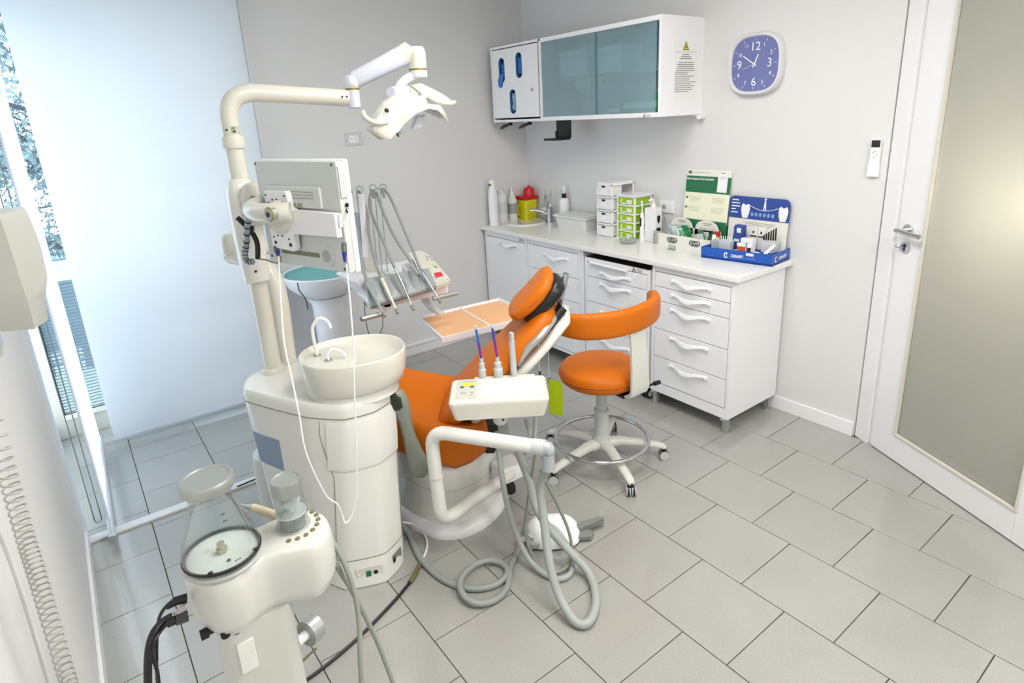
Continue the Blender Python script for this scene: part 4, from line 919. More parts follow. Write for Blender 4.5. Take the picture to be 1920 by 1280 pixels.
# seat with raised sides
def seat_ring(x, zc, zs, zb, hw, n=10):
    top = [(x, hw*s_, zc+(zs-zc)*abs(s_)**2.2) for s_ in [-.93+1.86*k/n for k in range(n+1)]]
    sid = [(x, hw*1.02, zs-.045), (x, hw*.99, zb+.05), (x, hw*.9, zb+.012)]
    bot = [(x, hw*.5, zb), (x, -hw*.5, zb)]
    return top+sid+bot+[(a, -b, c) for a, b, c in sid[::-1]]
rings = [seat_ring(*a) for a in ((-.33, .50, .52, .46, .16), (-.32, .53, .58, .44, .22), (-.28, .54, .625, .43, .248), (-.12, .515, .605, .41, .258), (0, .495, .575, .37, .262), (.09, .485, .55, .325, .262), (.17, .485, .535, .302, .26), (.24, .49, .525, .325, .252), (.30, .495, .515, .365, .235), (.325, .48, .49, .40, .20))]
bm = NB(); loft(bm, rings); obj('seat', bm, orange, dc, ang=60)
D_ = Vector((.707, 0, .707))
def along(t_): return (.10+.50*t_, .525+.50*t_)
sts = []
for t_, hw, ht in ((-.06, .12, .02), (0, .20, .045), (.1, .23, .055), (.35, .235, .055), (.6, .215, .052), (.8, .185, .05), (.92, .15, .045), (.97, .10, .025)):
    x, z_ = along(t_); sts.append((x+.03, z_-.035, -.707, .707, hw, ht, 0))
pad('backrest', sts, orange)
sts = []
for t_, hw, ht in ((.1, .12, .015), (.15, .2, .03), (.5, .2, .035), (.8, .17, .032), (.98, .12, .025), (1.0, .08, .01)):
    x, z_ = along(t_); sts.append((x+.085, z_-.09, -.707, .707, hw, ht, 0))
pad('back_shell', sts, cream)
bm = NB()
for s_ in (-1, 1): tube(bm, cr([(.46, .175*s_, .77), (.50, .19*s_, .835), (.56, .175*s_, .89), (.61, .11*s_, .93), (.635, .05*s_, .95)], 6), .016, 10)
obj('side_rail', bm, alu, dc)
hp = Vector((.535, 0, 1.02)); hd_ = Vector((.70, 0, .714)); hn = Vector((-.714, 0, .70))
sts = []
for t_, hw, ht in ((-1, .05, .008), (-.93, .10, .025), (-.7, .135, .036), (-.2, .15, .038), (.3, .15, .038), (.7, .135, .034), (.93, .10, .022), (1, .05, .006)):
    p = hp+hd_*(.128*t_)+hn*(.012*t_*t_); sts.append((p.x, p.z, hn.x, hn.z, hw, ht, 0))
hr = pad('headrest', sts, orange)
bm = NB(); tube(bm, [hp+hd_*(.126*math.cos(a))*1.0+Vector((0, .151*math.sin(a), 0))+hn*.002 for a in [2*math.pi*k/40 for k in range(40)]], .003, 6, closed=True); obj('headrest_piping', bm, MT['piping_orange'], hr)
sts = []
for t_, hw, ht in ((-.85, .05, .01), (-.7, .11, .03), (0, .13, .04), (.7, .12, .042), (.98, .09, .034), (1.06, .05, .015)):
    p = hp+hd_*(.122*t_)-hn*.045; sts.append((p.x, p.z, hn.x, hn.z, hw, ht, 0))
pad('headrest_shell', sts, black)
bm = NB(); box(bm, -.012, .012, -.018, .018, -.12, .11, r=.004)
M_ = Matrix.Translation((.655, 0, 1.0)) @ Matrix.Rotation(math.radians(14), 4, 'Y'); bmesh.ops.transform(bm, matrix=M_, verts=bm.verts)
box(bm, .585, .66, -.06, .06, .90, .93, r=.006); obj('headrest_bracket', bm, chrome, dc)
bm = NB(); tube(bm, [(.59, -.1, .90), (.66, -.06, .97)], .022, 14); box(bm, .50, .62, -.07, .07, .86, .95, r=.02); obj('headrest_joint', bm, black, dc)
# near arm rest hanging down beside the seat
rings = []
for x, z_, a_, b_ in ((-.045, .745, .02, .02), (-.035, .72, .04, .03), (-.02, .67, .042, .028), (-.005, .60, .026, .024), (.005, .53, .026, .024), (.018, .46, .034, .026), (.03, .40, .044, .028), (.035, .36, .042, .026), (.035, .335, .02, .012)):
    rings.append(sring((x, -.315, z_), (1, 0, .05), (0, 1, 0), a_, b_, 2.4, 16))
bm = NB(); loft(bm, rings); ar = obj('armrest', bm, mat('armrest_grey', (132, 138, 128), .35), dc, ang=60)
bm = NB(); loft(bm, [sring((x, -.338, z_), (1, 0, .05), (0, 1, 0), a_, b_, 2.4, 14) for x, z_, a_, b_ in ((-.04, .735, .012, .004), (-.035, .71, .03, .012), (-.03, .67, .03, .012), (-.028, .655, .012, .004))]); obj('armrest_recess', bm, mat('dark_olive', (40, 46, 34), .5), ar)
bm = NB(); tube(bm, [(.03, -.31, .36), (.06, -.25, .36)], .03, 14); obj('armrest_pivot', bm, black, dc)
bm = NB(); prism(bm, [(.30, .50), (.36, .49), (.37, .42), (.34, .36), (.30, .36)], -.20, .20, axis='y', r=.01); obj('hip_bracket', bm, black, dc)
bm = NB(); prism(bm, [(.345, .485), (.40, .47), (.41, .42), (.36, .385)], -.19, -.12, axis='y', r=.006); obj('hinge_cover', bm, alu, dc)
# ================================================================ water unit with cuspidor
wu = thing('dental_water_unit', 'white water unit pedestal with a cuspidor bowl on top', 'dental unit', (-2.5, -1.75, 0))
FT = [(-2.751, -1.577), (-2.611, -1.889), (-2.505, -2.013), (-2.393, -2.034), (-2.285, -1.985), (-2.235, -1.88), (-2.27, -1.6), (-2.42, -1.40), (-2.60, -1.375), (-2.715, -1.45)]
FB = [(-2.72, -1.65), (-2.665, -1.909), (-2.607, -2.049), (-2.463, -2.114), (-2.356, -2.058), (-2.325, -1.95), (-2.33, -1.62), (-2.45, -1.45), (-2.60, -1.42), (-2.69, -1.48)]
def sec(z_, zt_=.70, s_=1.0, N_=6):
    k = min(z_/zt_, 1)**.8; P_ = [((1-k)*b[0]+k*t_[0], (1-k)*b[1]+k*t_[1], 0) for b, t_ in zip(FB, FT)]
    q = cr(P_, N_, closed=True); c_ = Vector((-2.47, -1.72, 0))
    lin_ = []
    for i in range(10):
        for j in range(N_):
            a_ = Vector(P_[i]).lerp(Vector(P_[(i+1) % 10]), j/N_); lin_.append(a_*.55+q[i*N_+j]*.45)
    return [tuple(c_+(p-c_)*s_+Vector((0, 0, z_))) for p in lin_]
def sk(i, z_, s_=1.004): return Vector(sec(z_, s_=s_)[int(round(i*6)) % 60])
bm = NB(); loft(bm, [sec(0, s_=.985), sec(.004), sec(.115)]); obj('plinth', bm, cream, wu, world=True)
bm = NB(); loft(bm, [sec(.117, s_=.99), sec(.2, s_=.99), sec(.3, s_=.99), sec(.42, s_=.99), sec(.55, s_=.99), sec(.65, s_=.995), sec(.698, s_=.995)]); bd_ = obj('body', bm, cream, wu, world=True, ang=50)
bm = NB(); loft(bm, [sec(.702, s_=.995), sec(.73, s_=.99), sec(.75, s_=.965), sec(.758, s_=.92)]); obj('top_cover', bm, cream, wu, world=True, ang=50)
VW = (Vector((.939, -.344, 0)), Vector((.344, .939, 0)))
bc_ = Vector((-2.388, -1.88, 0))
def ell(z_, a_, b_, dx=0, e=2.2): return sring(bc_+VW[0]*dx+Vector((0, 0, z_)), VW[0], VW[1], a_, b_, e, 40)
bm = NB(); loft(bm, [ell(.74, .175, .15, -.01), ell(.76, .17, .145, -.01), ell(.80, .16, .135, -.01)]); obj('neck', bm, cream, wu, world=True, ang=60)
bm = NB(); loft(bm, [ell(.772, .15, .125, -.02), ell(.776, .175, .15, -.015), ell(.79, .19, .162), ell(.83, .20, .17, .0), ell(.87, .205, .173), ell(.905, .207, .175), ell(.912, .202, .170), ell(.906, .192, .160), ell(.885, .182, .15), ell(.868, .15, .12, .01), ell(.86, .10, .08, .02), ell(.855, .03, .03, .03)]); bw = obj('cuspidor_bowl', bm, ivory, wu, world=True, ang=60)
bm = NB(); loft(bm, [ell(.888, .10, .148, -.085, 2.6), ell(.892, .096, .142, -.085, 2.6), ell(.893, .08, .12, -.085)]); obj('faucet_deck', bm, ivory, wu, world=True, ang=60)
bp1 = bc_+VW[0]*-.135+VW[1]*.045; bp2 = bc_+VW[0]*-.092+VW[1]*-.03
bm = NB(); tube(bm, cr([bp1+Vector((0, 0, .89)), bp1+Vector((-.005, 0, .99)), bp1+VW[0]*.005+Vector((0, 0, 1.025)), bp1+VW[0]*.03+Vector((0, 0, 1.045)), bp1+VW[0]*.055+Vector((0, 0, 1.03)), bp1+VW[0]*.065+Vector((0, 0, 1.0))], 6), .0065, 10); obj('cup_filler', bm, white, wu, world=True)
bm = NB(); tube(bm, cr([bp2+Vector((0, 0, .89)), bp2+Vector((0, 0, .92)), bp2+VW[0]*.02+Vector((0, 0, .937)), bp2+VW[0]*.05+Vector((0, 0, .925)), bp2+VW[0]*.065+Vector((0, 0, .90))], 6), .005, 10); obj('bowl_rinser', bm, white, wu, world=True)
bm = NB()
for p in (bp1, bp2): tube(bm, [p+Vector((0, 0, .891)), p+Vector((0, 0, .897))], .015, 18)
obj('spout_collar', bm, alu, wu, world=True)
sm = mat('panel_seam', (132, 134, 112), .7)
bm = NB()
tube(bm, [tuple(Vector(v)) for v in sec(.70, s_=.996)], .0022, 5, closed=True)
tube(bm, [sk(1.33, .70-.01, .992), sk(1.35, .62, .992), sk(1.5, .53, .992), sk(1.6, .46, .992), sk(1.6, .3, .992), sk(1.6, .12, .992)], .0018, 5)
tube(bm, [sk(4.15, .69, .992), sk(4.15, .6, .992), sk(4.1, .52, .992), sk(4.05, .4, .992), sk(4.0, .2, .992), sk(4.0, .12, .992)], .0018, 5)
tube(bm, [tuple(Vector(v)) for v in sec(.116, s_=.997)], .0016, 5, closed=True)
obj('seam', bm, sm, wu, world=True)
# bulging front flap
rings = []
for z_, s0 in ((.49, 1.004), (.50, 1.014), (.56, 1.022), (.63, 1.02), (.672, 1.012), (.684, 1.004)):
    out_ = [Vector(v) for v in sec(z_, s_=s0)]; inn = [Vector(v) for v in sec(z_, s_=.97)]
    a_, b_ = 9, 25
    rings.append(out_[a_:b_]+inn[a_:b_][::-1])
bm = NB(); loft(bm, rings); obj('front_flap', bm, cream, wu, world=True, ang=60)
bm = NB(); p0 = [sec(z_, s_=1.0) for z_ in (.40, .5, .555)]
q_ = lambda i, j: Vector(p0[j][i])
rings = [[Vector(sec(z_, s_=1.0)[i]) for i in range(0, 4)]+[Vector(sec(z_, s_=.985)[i]) for i in range(3, -1, -1)] for z_ in (.43, .5, .565)]
loft(bm, rings); obj('side_window', bm, mat('smoky_blue_plastic', (128, 146, 170), .2, coat=.4), wu, world=True)
bm = NB(); lathe(bm, [(0, .04), (.05, .045), (.062, .07), (.064, .36), (.055, .40), (.03, .415), (0, .415)], (-2.70, -1.48, 0), 24, .8, 1.3, rot=-.4); obj('water_tank', bm, mat('milky_tank', (216, 222, 222), .35), wu, world=True)
# electrics on the plinth
pa, pb_ = sk(2.35, .055, 1.003), sk(2.9, .055, 1.003); dx_ = (pb_-pa).normalized(); nx_ = Vector((dx_.y, -dx_.x, 0))
Me = basis(tuple((pa+pb_)*.5), dx_, (0, 0, 1))
bm = NB(); prism(bm, rrect(-.052, .052, -.03, .03, .008, 3), -.002, .0015, M=Me); ep = obj('socket_panel', bm, ivory, wu, world=True)
bm = NB(); prism(bm, rrect(-.013, .006, -.012, .012, .002, 2), .0015, .005, M=Me); obj('green_switch', bm, mat('switch_green', (20, 110, 80), .3), ep, world=True)
bm = NB(); prism(bm, [(.024+.009*math.cos(a), .009*math.sin(a)) for a in [2*math.pi*k/16 for k in range(16)]], .0015, .003, M=Me); obj('round_button', bm, black, ep, world=True)
bm = NB()
for sx_ in (-.042, .043): prism(bm, [(sx_+.004*math.cos(a), .004*math.sin(a)) for a in [2*math.pi*k/10 for k in range(10)]], .0015, .003, M=Me)
obj('screw', bm, white, ep, world=True)
pa, pb_ = sk(3.35, .065, 1.003), sk(3.85, .065, 1.003)
Me = basis(tuple((pa+pb_)*.5), (pb_-pa), (0, 0, 1))
bm = NB(); prism(bm, rrect(-.03, .03, -.02, .02, .002, 2), -.001, .001, M=Me); rp_ = obj('rating_plate', bm, mat('sticker_grey', (150, 152, 144), .4, noise=.6, nscale=200), wu, world=True)
bm = NB(); prism(bm, rrect(-.028, -.012, -.018, .006, .001, 2), .001, .0016, M=Me); obj('dark_patch', bm, ink, rp_, world=True)
# second thick tube of the unit: rises, bends back and carries the instrument table
bm = NB(); tube(bm, cr([(-2.525, -1.42, .74), (-2.523, -1.42, .88), (-2.519, -1.42, 1.05), (-2.528, -1.41, 1.15), (-2.56, -1.38, 1.215), (-2.61, -1.32, 1.245), (-2.64, -1.27, 1.25)], 8), .043, 24); obj('table_arm_riser', bm, ivory, wu, world=True)
bm = NB(); lathe(bm, [(0, -.05), (.035, -.045), (.044, -.03), (.044, .03), (.032, .052), (0, .058)], (-2.635, -1.29, 1.29), 28); obj('arm_joint', bm, ivory, wu, world=True)
bm = NB(); tube(bm, cr([(-2.635, -1.29, 1.27), (-2.45, -1.22, 1.24), (-2.2, -1.12, 1.2), (-2.0, -1.02, 1.12), (-1.88, -.98, .98)], 6), .03, 20); obj('table_arm', bm, ivory, wu, world=True)
# ================================================================ operating light on its pole
ol = thing('operating_light', 'white dental operating light on a bent pole above the chair', 'lamp', (-2.6, -1.48, .75))
poleb = Vector((-2.6, -1.48, 0))
bm = NB(); tube(bm, [(-2.6, -1.48, .74), (-2.6, -1.48, 1.70)], .0345, 28); obj('lower_pole', bm, ivory, ol, world=True)
bm = NB(); lathe(bm, [(.04, 1.695), (.043, 1.70), (.043, 1.735), (.04, 1.74)], (-2.6, -1.48, 0), 28); lathe(bm, [(.055, .752), (.052, .765), (.042, .78)], (-2.6, -1.48, 0), 28); obj('pole_collar', bm, ivory, ol, world=True)
bm = NB(); tube(bm, cr([(-2.6, -1.48, 1.735), (-2.6, -1.48, 1.78), (-2.597, -1.482, 1.835), (-2.57, -1.484, 1.878), (-2.52, -1.486, 1.897), (-2.47, -1.49, 1.896), (-2.3, -1.50, 1.882), (-2.13, -1.51, 1.868)], 8), .034, 28); up_ = obj('upper_pole', bm, ivory, ol, world=True)
stk = Vector((-2.6, -1.48, 1.765)); bm = NB()
M_ = basis(tuple(stk+Vector((.010, -.0345, 0))), (1, .25, 0), (0, 0, 1)); prism(bm, rrect(-.016, .02, -.012, .012, .001, 2), -.001, .001, M=M_); sk_ = obj('sticker', bm, mat('sticker_pale', (190, 194, 186), .5), up_, world=True)
bm = NB(); prism(bm, rrect(-.015, -.005, .0, .011, .001, 2), .001, .0018, M=M_); obj('green_patch', bm, mat('sticker_green', (110, 150, 40), .5), sk_, world=True)
bm = NB(); prism(bm, rrect(-.014, -.004, -.01, -.003, .001, 2), .001, .0018, M=M_); obj('black_patch', bm, ink, sk_, world=True)
bm = NB()
for dx in (0, .02): tube(bm, [(-2.165+dx, -1.51-.034, 1.873), (-2.165+dx, -1.51-.0355, 1.873)], .004, 8)
tube(bm, [(-2.622, -1.48-.0265, 1.765), (-2.623, -1.48-.028, 1.765)], .004, 8); obj('screw', bm, ink, up_, world=True)
lv = mat('lavender_white', (214, 218, 230), .35)
bm = NB(); lathe(bm, [(.022, -.045), (.028, -.04), (.028, .03), (.026, .032)], (-2.105, -1.515, 1.87), 20); obj('arm_pivot', bm, lv, ol, world=True)
bm = NB(); lathe(bm, [(.0275, 0), (.029, .004), (.029, .006), (.0275, .01)], (-2.105, -1.515, 1.898), 20); obj('brass_ring', bm, mat('brass_ring', (150, 130, 30), .4, .6), ol, world=True)
bm = NB(); lathe(bm, [(.03, 0), (.036, .01), (.038, .03), (.03, .05), (0, .055)], (-2.105, -1.515, 1.906), 20); A_, B_ = Vector((-2.09, -1.52, 1.94)), Vector((-1.885, -1.60, 2.035))
d = (B_-A_).normalized(); u = d.cross(Vector((0, 0, 1))).normalized(); v_ = u.cross(d)
loft(bm, [sring(A_-d*.02, u, v_, .02, .02, 2.6, 18), sring(A_, u, v_, .032, .036, 2.8, 18), sring(A_.lerp(B_, .5), u, v_, .034, .038, 2.8, 18), sring(B_, u, v_, .036, .042, 2.8, 18)]); obj('spring_arm', bm, lv, ol, world=True)
E_ = Vector((-1.845, -1.62, 2.025))
bm = NB(); loft(bm, [sring(B_-d*.01, u, v_, .036, .044, 2.6, 18), sring(B_+d*.02, u, v_, .038, .045, 2.4, 18), sring(E_, u, v_, .04, .04, 2.2, 18), sring(E_+d*.03, u, v_, .025, .03, 2, 18)]); lathe(bm, [(.038, -.05), (.04, -.04), (.04, .02), (.03, .038), (0, .042)], tuple(E_), 24); kn = obj('knuckle', bm, ivory, ol, world=True)
bm = NB(); lathe(bm, [(.037, -.056), (.037, -.05)], tuple(E_), 24); obj('brass_ring', bm, MT['brass_ring'], kn, world=True)
bm = NB(); lathe(bm, [(.038, -.085), (.04, -.08), (.04, -.058), (.036, -.056)], tuple(E_), 24)
tube(bm, cr([E_+Vector((0, 0, -.07)), E_+Vector((-.045, 0, -.085)), E_+Vector((-.09, 0, -.115)), E_+Vector((-.115, -.005, -.16)), E_+Vector((-.115, -.01, -.21))], 6), .019, 14); obj('yoke', bm, lv, ol, world=True)
# head: arched saddle shells, flap, mirrors and handles
LO = Vector((0, 0, 0))
def sect(c, u, hw, dep, th_, sag, n=10):
    """curved shell section: u in the picture-facing direction of its width, depth runs along dv"""
    c, u = Vector(c), Vector(u).normalized(); dv = Vector((.35, .94, 0)).normalized(); out = []
    for s_ in [-1+2*k/n for k in range(n+1)]: out.append(c+dv*dep*s_+u*(hw-sag*s_*s_))
    for s_ in [1-2*k/n for k in range(n+1)]: out.append(c+dv*dep*s_+u*(-hw-sag*.6*s_*s_)*1.0)
    return out
def shell(name, secs, m, sub_=None):
    bm = NB(); loft(bm, [sect(*q) for q in secs]); return obj(name, bm, m, ol, world=True, ang=70)
def pv(a, b): return tuple(Vector(b)-Vector(a))
def band(name, prs, dep, m, th_=0, sag=.015, yy=None):
    """prs: pairs of world points (lower edge, upper edge) along the piece"""
    secs = []
    for i, (p, q) in enumerate(prs):
        p, q = Vector(p), Vector(q); c = (p+q)*.5; d_ = dep[i] if isinstance(dep, (list, tuple)) else dep
        secs.append((c, q-p, (q-p).length/2, d_, 0, min(sag, (q-p).length*.4)))
    return shell(name, secs, m)
band('head_shell', [((-2.114, -1.72, 1.706), (-2.152, -1.72, 1.737)), ((-2.067, -1.72, 1.706), (-2.144, -1.72, 1.761)), ((-2.015, -1.7, 1.739), (-2.1, -1.7, 1.805)), ((-1.967, -1.68, 1.775), (-2.058, -1.68, 1.844)), ((-1.918, -1.67, 1.804), (-1.995, -1.67, 1.874)), ((-1.87, -1.66, 1.822), (-1.942, -1.66, 1.882)), ((-1.838, -1.66, 1.834), (-1.89, -1.66, 1.879))], [.03, .055, .075, .08, .07, .055, .04], ivory, sag=.02)
band('reflector_cover', [((-2.022, -1.7, 1.726), (-2.041, -1.7, 1.748)), ((-1.973, -1.69, 1.762), (-1.989, -1.69, 1.797)), ((-1.922, -1.68, 1.795), (-1.932, -1.68, 1.823)), ((-1.853, -1.67, 1.812), (-1.854, -1.67, 1.832)), ((-1.801, -1.66, 1.804), (-1.786, -1.66, 1.826)), ((-1.763, -1.65, 1.779), (-1.748, -1.65, 1.789)), ((-1.73, -1.64, 1.75), (-1.724, -1.64, 1.754))], [.06, .09, .105, .105, .09, .06, .02], ivory, sag=.006)
band('upper_body', [((-2.002, -1.66, 1.83), (-2.031, -1.66, 1.846)), ((-1.958, -1.65, 1.853), (-1.985, -1.65, 1.891)), ((-1.914, -1.64, 1.865), (-1.952, -1.64, 1.906)), ((-1.858, -1.63, 1.858), (-1.896, -1.63, 1.908)), ((-1.82, -1.62, 1.846), (-1.835, -1.62, 1.9))], [.03, .045, .05, .05, .04], ivory, sag=.012)
band('rear_shell', [((-1.852, -1.6, 1.883), (-1.887, -1.6, 1.915)), ((-1.802, -1.6, 1.858), (-1.837, -1.6, 1.923)), ((-1.77, -1.6, 1.851), (-1.784, -1.6, 1.902)), ((-1.717, -1.59, 1.836), (-1.724, -1.59, 1.879)), ((-1.667, -1.58, 1.826), (-1.667, -1.58, 1.849))], [.03, .05, .05, .035, .015], ivory, sag=.012)
def lt(pts, r_, name, m, seg=12):
    bm = NB(); tube(bm, cr(pts, 6), r_, seg); return obj(name, bm, m, ol, world=True)
lt([(-2.197, -1.8, 1.811), (-2.189, -1.8, 1.788), (-2.161, -1.79, 1.771), (-2.121, -1.78, 1.763), (-2.084, -1.77, 1.766)], .0105, 'handle', ivory)
lt([(-1.854, -1.72, 1.858), (-1.824, -1.72, 1.842), (-1.778, -1.71, 1.83), (-1.734, -1.7, 1.827)], .0095, 'handle', ivory)
lt([(-1.723, -1.66, 1.835), (-1.693, -1.66, 1.832)], .008, 'handle_knob', ivory)
lt([(-1.923, -1.69, 1.905), (-1.905, -1.7, 1.887), (-1.882, -1.7, 1.868)], .0055, 'groove', mat('groove_grey', (150, 156, 148), .5))
lt([(-2.021, -1.7, 1.879), (-1.974, -1.66, 1.885)], .020, 'round_socket', lv, 20)
lt([(-2.003, -1.69, 1.738), (-1.991, -1.69, 1.716)], [.017]*6+[.010], 'lamp_socket', gplas, 16)
lt([(-2.013, -1.7, 1.717), (-2.005, -1.7, 1.704)], .004, 'brass_screw', mat('dark_brass', (70, 66, 30), .4), 8)
lt([(-2.091, -1.785, 1.81), (-2.082, -1.78, 1.806)], .008, 'knob', mat('dark_brass', (70, 66, 30), .4), 12)
q4 = [Vector(p) for p in ((-1.884, -1.64, 1.786), (-1.837, -1.64, 1.788), (-1.877, -1.66, 1.732), (-1.929, -1.66, 1.728))]
bm = NB(); dv = Vector((.3, .9, 0))*.02; loft(bm, [[p-dv for p in q4], [p+dv for p in q4]]); bmesh.ops.bevel(bm, geom=bm.edges[:], offset=.006, segments=2, affect='EDGES'); obj('shield_flap', bm, lv, ol, world=True)
for k in range(3):
    a_, b_ = Vector((-1.831, -1.66, 1.801)), Vector((-1.764, -1.65, 1.774)); p = a_.lerp(b_, k/2.4); bm = NB()
    box(bm, -.014, .014, -.03, .03, -.002, .002, r=.001); bmesh.ops.transform(bm, matrix=Matrix.Translation(p) @ Matrix.Rotation(math.radians(38), 4, 'Y'), verts=bm.verts); obj('mirror', bm, chrome, ol, world=True)
# ================================================================ monitor (local x to the right along the back, -y towards the camera, z from its top edge)
MA = -1.241
mo = thing('monitor', 'white flat monitor seen from behind on a swivel arm', 'monitor', (-2.594, -1.699, 1.653), MA)
WM, HMn = .446, .376
mg = mat('monitor_back_grey', (208, 212, 208), .4)
bm = NB(); box(bm, 0, WM, 0, .03, -HMn, 0, r=.006); mb = obj('back_cover', bm, mg, mo)
bm = NB(); box(bm, -.004, WM+.004, .028, .052, -HMn-.004, .004, r=.007); obj('bezel', bm, white, mo)
bm = NB(); box(bm, .012, WM-.012, .051, .0535, -HMn+.015, -.012); obj('screen', bm, mat('screen_black', (12, 14, 18), .1), mo)
bm = NB(); box(bm, .05, .36, -.012, .004, -.16, -.085, r=.008); lb_ = obj('vent_housing', bm, mg, mb)
bm = NB()
for k in range(3):
    for j in range(26): box(bm, .058+.0105*j, .064+.0105*j, -.0135, -.0118, -.104-.011*k, -.101-.011*k)
obj('vent_slots', bm, gink, mb)['kind'] = 'stuff'
bm = NB(); box(bm, .20, .228, -.0135, -.0118, -.158, -.142); box(bm, .236, .262, -.0135, -.0118, -.158, -.142); obj('label_sticker', bm, mat('olive_grey_print', (150, 154, 130), .6), mb)
bm = NB(); prism(bm, [(.085, -.10), (.205, -.10), (.215, -.11), (.215, -.155), (.235, -.165), (.45, -.165), (.45, -.245), (.225, -.245), (.215, -.255), (.215, -.30), (.205, -.312), (.085, -.305)], -.035, -.012, axis='y', r=.002); pt_ = obj('mount_plate', bm, white, mo)
bm = NB()
for x, z_, r_ in ((.095, -.115, .003), (.20, -.115, .003), (.105, -.145, .006), (.185, -.142, .007), (.13, -.130, .003), (.155, -.129, .003), (.105, -.265, .003), (.13, -.258, .003), (.155, -.258, .003), (.19, -.268, .003), (.11, -.285, .006), (.195, -.288, .007), (.19, -.21, .004)):
    tube(bm, [(x, -.0375, z_), (x, -.0345, z_)], r_, 10)
obj('screw', bm, ink, pt_)
bm = NB()
for x, z_ in ((.01, -.01), (.425, -.012), (.425, -.362), (.02, -.35), (.345, -.245)): tube(bm, [(x, -.0015, z_), (x, .002, z_)], .005, 10)
obj('corner_screw', bm, mat('screw_grey', (80, 82, 70), .4), mb)
bm = NB(); box(bm, WM-.001, WM+.005, .004, .03, -.12, -.018, r=.001); obj('side_trim', bm, gplas, mb)
bm = NB()
for z_ in (-.145, -.163): tube(bm, [(WM+.003, .022, z_), (WM+.006, .022, z_)], .007, 12)
obj('side_button', bm, black, mo)
bm = NB(); box(bm, .09, .30, -.003, .002, -.333, -.318, r=.001); obj('port_bay', bm, mat('port_olive', (120, 124, 96), .5), mb)
bm = NB()
for cx_ in (.055, .335):
    for a in range(7):
        for b_ in range(9):
            x, z_ = cx_-.018+.006*a, -.325-.02+.005*b_
            if ((x-cx_)/.02)**2+((z_+.325)/.024)**2 < 1: box(bm, x-.0014, x+.0014, -.0012, .0005, z_-.0012, z_+.0012)
obj('speaker_holes', bm, gink, mb)['kind'] = 'stuff'
bm = NB(); tube(bm, cr([(.345+.03*math.sin(a), -.001, -.325+.035*math.cos(a)) for a in [.1+2.6*k/8 for k in range(9)]], 3), .0035, 6); obj('speaker_rim', bm, gplas, mb)
# ball end on the plate, swivel arm and column sleeve
bm = NB(); rings = [sring((.16+.0*y, y, -.19), (1, 0, 0), (0, 0, 1), a_, a_, 2, 24) for y, a_ in ((-.035, .06), (-.045, .058), (-.06, .05))]; loft(bm, rings); obj('ball_flange', bm, ivory, mo)
bm = NB(); tube(bm, cr([(.245, -.05, -.165), (.21, -.08, -.165), (.16, -.09, -.168), (.10, -.085, -.17), (.04, -.06, -.165), (.0, -.0, -.16)], 6), .034, 20); obj('swivel_arm', bm, ivory, mo)
bm = NB(); tube(bm, [(.225, -.125, -.165), (.225, -.10, -.165)], .021, 20); bn_ = obj('tension_bolt', bm, alu, mo)
bm = NB(); tube(bm, [(.225, -.1265, -.165), (.225, -.1245, -.165)], .009, 12); obj('bolt_socket', bm, ink, bn_)
bm = NB(); tube(bm, [(.225+.0225*math.cos(a), -.120, -.165+.0225*math.sin(a)) for a in [2*math.pi*k/24 for k in range(24)]], .003, 6, closed=True); obj('brass_rim', bm, mat('brass_trim', (150, 150, 70), .4), bn_)
sl = thing('pole_sleeve', 'tall white sleeve with a rounded joint on the light pole', 'sleeve', (-2.6, -1.48, 1.15))
bm = NB(); loft(bm, [sring((-2.606, -1.485, z_), (1, 0, 0), (0, 1, 0), a_, a_*1.0, 3, 24) for z_, a_ in ((1.165, .046), (1.17, .05), (1.30, .055), (1.45, .058), (1.53, .056), (1.57, .045), (1.585, .02))]); obj('sleeve_body', bm, cream, sl, world=True, ang=60)
bm = NB(); loft(bm, [sring((-2.565, -1.545, z_), (1, 0, 0), (0, 1, 0), a_, a_, 2.2, 24) for z_, a_ in ((1.40, .03), (1.41, .052), (1.46, .062), (1.475, .06), (1.477, .062), (1.52, .062), (1.555, .045), (1.57, .015))]); obj('joint_dome', bm, ivory, sl, world=True, ang=60)
bm = NB(); tube(bm, [(-2.614, -1.536, 1.215), (-2.615, -1.54, 1.215)], .005, 10); obj('screw', bm, ink, sl, world=True)
# ribbed cable and straps hanging from the joint
cbz = thing('ribbed_cable', 'grey and black ribbed cable loop hanging beside the monitor arm', 'cable', (-2.56, -1.62, 1.3))
cp = [(-2.601, -1.635, 1.513), (-2.626, -1.7, 1.496), (-2.652, -1.74, 1.458), (-2.66, -1.72, 1.414), (-2.662, -1.67, 1.348), (-2.672, -1.67, 1.313), (-2.669, -1.68, 1.289), (-2.654, -1.7, 1.29)]
cc = cr(cp, 9); bm = NB(); tube(bm, cc, .0105, 12); obj('sheath', bm, mat('blue_grey_sheath', (150, 162, 172), .4), cbz, world=True)
bm = NB()
for i in range(1, len(cc)-1, 4): tube(bm, [cc[i], cc[i].lerp(cc[i+1], .8)], .0118, 12)
obj('rib', bm, black, cbz, world=True)
bm = NB(); tube(bm, cr([(-2.678, -1.68, 1.456), (-2.661, -1.69, 1.431), (-2.642, -1.69, 1.404), (-2.627, -1.69, 1.355), (-2.634, -1.69, 1.294)], 6), .0095, 10); tube(bm, [(-2.655, -1.69, 1.41), (-2.634, -1.7, 1.404)], .017, 12); obj('black_strap', bm, black, cbz, world=True)
bm = NB(); tube(bm, cr([(-2.634, -1.69, 1.294), (-2.619, -1.75, 1.297), (-2.61, -1.8, 1.294), (-2.591, -1.82, 1.294), (-2.587, -1.83, 1.318)], 6), .0032, 8); obj('thin_lead', bm, mat('olive_lead', (140, 140, 96), .5), cbz, world=True)
